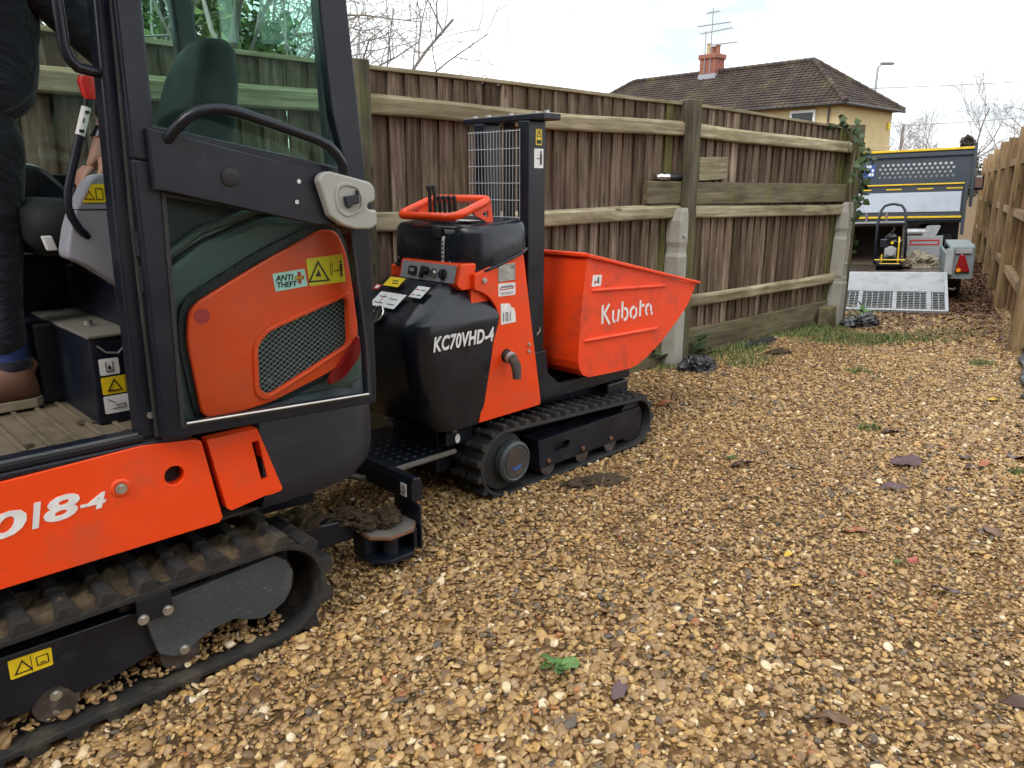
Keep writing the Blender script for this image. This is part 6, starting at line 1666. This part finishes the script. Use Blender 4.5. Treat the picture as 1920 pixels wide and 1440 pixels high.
mk('slot_guide', 'ink', hd, lambda m: [m.box(-.085, -.02, y, y + .012, 1.236, 1.2415) for y in (.219, .253, .287, .321, .355, .389)])
cp = mk('control_panel', 'orange', dp, lambda m: m.prism(rounded([(-.178, .985), (-.155, 1.075), (-.07, 1.075), (-.07, .965), (-.155, .965)], .01), .075, .485), bev=.006)
CPM = Matrix.Translation((-.1795, .48, .990)) @ Matrix.Rotation(R(-90), 4, 'Z') @ Matrix.Rotation(R(-14.3), 4, 'X')
face = mk('instrument_plate', 'alu', cp, lambda m: m.prism(rounded([(.015, .003), (.385, .003), (.385, .080), (.015, .080)], .006), -.0035, -.001), M=CPM, bev=.001)
mk('hour_meter', 'ink', face, lambda m: m.prism(rounded([(.075, .02), (.13, .02), (.13, .06), (.075, .06)], .012), -.012, -.0037), M=CPM, bev=.002)
mk('meter_screen', 'silver', face, lambda m: m.prism([(.088, .034), (.116, .034), (.116, .049), (.088, .049)], -.0135, -.0122), M=CPM)
mk('choke_knob', 'ink', face, lambda m: [m.cyl((.20, -.0037, .045), (.20, -.03, .045), .018, 16), m.prism(rounded([(.155, .012), (.175, .012), (.185, .065), (.165, .065)], .004), -.016, -.0037)], M=CPM, bev=.003)
mk('ignition_key', 'chrome', face, lambda m: [m.cyl((.25, -.0037, .04), (.25, -.010, .04), .02, 18), m.cyl((.25, -.010, .04), (.25, -.014, .04), .008, 10)], M=CPM)
mk('rotary_switch', 'ink', face, lambda m: [m.cyl((.31, -.0037, .038), (.31, -.015, .038), .024, 8), m.box(.304, .316, -.024, -.015, .02, .056)], M=CPM, bev=.002)
for y, z in ((.025, .012), (.375, .012), (.025, .07), (.375, .07)): mk('screw', 'steel', face, lambda m: m.cyl((y, -.0037, z), (y, -.0055, z), .004, 8), M=CPM)
for k, y in enumerate((.395, .361, .327, .293, .259, .225)):
    h = .160 if k < 2 else .115
    lv_ = mk('control_lever', 'steel', dp, lambda m: m.tube([(-.05, y, 1.235), (-.055, y, 1.30)], .006, 8), smooth=60)
    mk('lever_grip', 'rubber_black', lv_, lambda m: m.tube([(-.053, y, 1.262), (-.055, y, 1.235 + h * .8), (-.060, y, 1.235 + h * .93), (-.066, y, 1.235 + h)], [.0085, .009, .0115, .009], 10), smooth=60)
bar = rounded([(-.135, .135), (-.135, .525), (.075, .525), (.075, .135)], .055, 6)
gb = mk('guard_bar', 'orange', dp, lambda m: m.tube([(x, y, 1.300 + .34 * (x + .03)) for x, y in bar], .018, 12, closed=True), smooth=60)
for y in (.138, .519):
    mk('guard_bracket', 'orange', gb, lambda m: m.plate([(-.04, 1.290), (.07, 1.328), (.085, 1.245), (.065, 1.228), (.045, 1.24), (-.02, 1.270)], [(.02, 1.275), (.056, 1.292), (.06, 1.262), (.045, 1.258)], y - .006, y + .006), bev=.002)
# --- mast
mast = mk('mast', 'black', dp, lambda m: [m.box(.30, .412, .125, .195, .40, 1.674), m.box(.30, .412, .42, .49, .40, 1.674), m.prism([(.30, .38), (.52, .38), (.52, .43), (.43, .50), (.412, .62), (.30, .62)], .108, .124)], bev=.005)
mk('top_beam', 'black', mast, lambda m: m.box(.31, .425, .045, .575, 1.675, 1.703), bev=.005)
for y in (.075, .14, .30, .45, .545): mk('beam_bolt', 'steel', mast, lambda m: m.cyl((.36, y, 1.703), (.36, y, 1.716), .013, 8))
mk('split_pin', 'steel', mast, lambda m: m.tube([(.36, .122, .70), (.375, .115, .72), (.37, .115, .735)], .004, 6))
mk('chain_guide', 'dark', mast, lambda m: m.box(.34, .37, .28, .33, .45, 1.673))
sticker(mast, [(.345, 1.57), (.385, 1.57), (.385, 1.64), (.345, 1.64)], .1245, 'yellow', [('ink', lambda m: [tri(m, .365, 1.618, .028, .1228, .002), m.box(.35, .38, .1218, .1228, 1.576, 1.592)])])
sticker(mast, [(.335, 1.47), (.395, 1.47), (.395, 1.555), (.335, 1.555)], .1245, 'white', [('ink', lambda m: [m.prism(circle(.378, 1.54, .005, 10), .1218, .1228), m.box(.372, .384, .1218, .1228, 1.485, 1.533), m.ribbon([(.352, 1.512), (.368, 1.512)], .004, .1218, .1228)])])
def guard_mesh(m):
    for y in np.linspace(.165, .505, 17): m.tube([(.283, y, .86), (.285 + .006 * math.sin(y * 20), y, 1.25), (.283, y, 1.64)], .0017, 4)
    for z in np.linspace(.87, 1.632, 11): m.tube([(.2805, .16, z), (.282 + .004 * math.sin(z * 9), .33, z), (.2805, .51, z)], .002, 4)
mk('guard_mesh', 'zinc', dp, guard_mesh)
# --- skip
prof = [(.612, 1.058), (.590, .90), (.572, .72), (.562, .60), (.562, .545), (.575, .505), (.60, .475), (.65, .455), (.84, .447), (.985, .443), (1.06, .452), (1.15, .485), (1.28, .55), (1.42, .645), (1.53, .733), (1.60, .840)]
skp = mk('skip', 'orange_skip', dp, lambda m: [m.prism(prof, .030, .042), m.prism(prof, .678, .690),
     m.loft([[(x, .0425, z), (x, .6775, z), (x + .009, .6775, z + .009), (x + .009, .0425, z + .009)] for x, z in prof])], bev=.0)
mk('skip_rim', 'orange_skip', skp, lambda m: [m.prism([(.598, 1.060), (1.615, .842), (1.618, .856), (.60, 1.078)], .008, .046), m.prism([(.598, 1.060), (1.615, .842), (1.618, .856), (.60, 1.078)], .674, .712), m.box(.592, .632, .047, .673, 1.060, 1.078), m.box(1.585, 1.618, .047, .673, .838, .853)], bev=.004)
for a, b in (((.65, .893), (1.295, .862)), ((.600, .648), (1.238, .632))):
    mk('skip_rib', 'orange_skip', skp, lambda m: m.tube([(a[0], .030, a[1]), (a[0] + .02, .027, a[1]), (b[0] - .02, .027, b[1]), (b[0], .030, b[1])], [.004, .011, .011, .004], 8), smooth=60)
K = []
def arcp(cx, cz, rx, rz, a0, a1, n=8): return [(cx + rx * math.cos(R(a0 + (a1 - a0) * k / n)), cz + rz * math.sin(R(a0 + (a1 - a0) * k / n))) for k in range(n + 1)]
K += [[(.05, 0), (.05, 1.0)], [(.46, 1.0), (.16, .52), (.24, .40), (.52, -.08)]]
K += [[(.72, .62), (.72, .28)] + arcp(.86, .22, .14, .22, 190, 275, 6), [(1.10, .62), (1.06, .16), (1.0, -.02)]]
K += [[(1.32, 1.0), (1.32, .10)], arcp(1.52, .30, .17, .30, 115, -110, 12)]
K += [arcp(2.08, .30, .19, .30, 70, 235, 10), arcp(2.10, .30, .19, .30, 50, -100, 9)]
K += [[(2.55, .90), (2.55, .02)], [(2.64, .60), (2.84, .60)]]
K += [arcp(3.14, .30, .18, .30, 80, 250, 10), arcp(3.14, .30, .19, .30, 55, -20, 6), [(3.36, .15), (3.42, -.02)]]
sx_, sz_ = .128, .096
mk('lettering', 'white', skp, lambda m: [m.ribbon([(.735 + x * sx_, .716 + z * sz_) for x, z in q], .0145, .0270, .0288) for q in K])
sticker(skp, [(.650, .893 + .02), (.722, .890 + .02), (.729, .965), (.660, .968)], .0296, 'white', [('ink', lambda m: [m.prism(circle(.70, .952, .005, 10), .0268, .028), m.box(.694, .705, .0268, .028, .925, .946)]), ('red', lambda m: m.prism([(.67, .92), (.69, .935), (.672, .94)], .0268, .028))])
mk('tip_frame', 'black', dp, lambda m: [m.prism([(.45, .43), (1.02, .43), (1.18, .475), (1.18, .44), (1.0, .36), (.45, .36)], y, y + .05) for y in (.14, .52)], bev=.006)
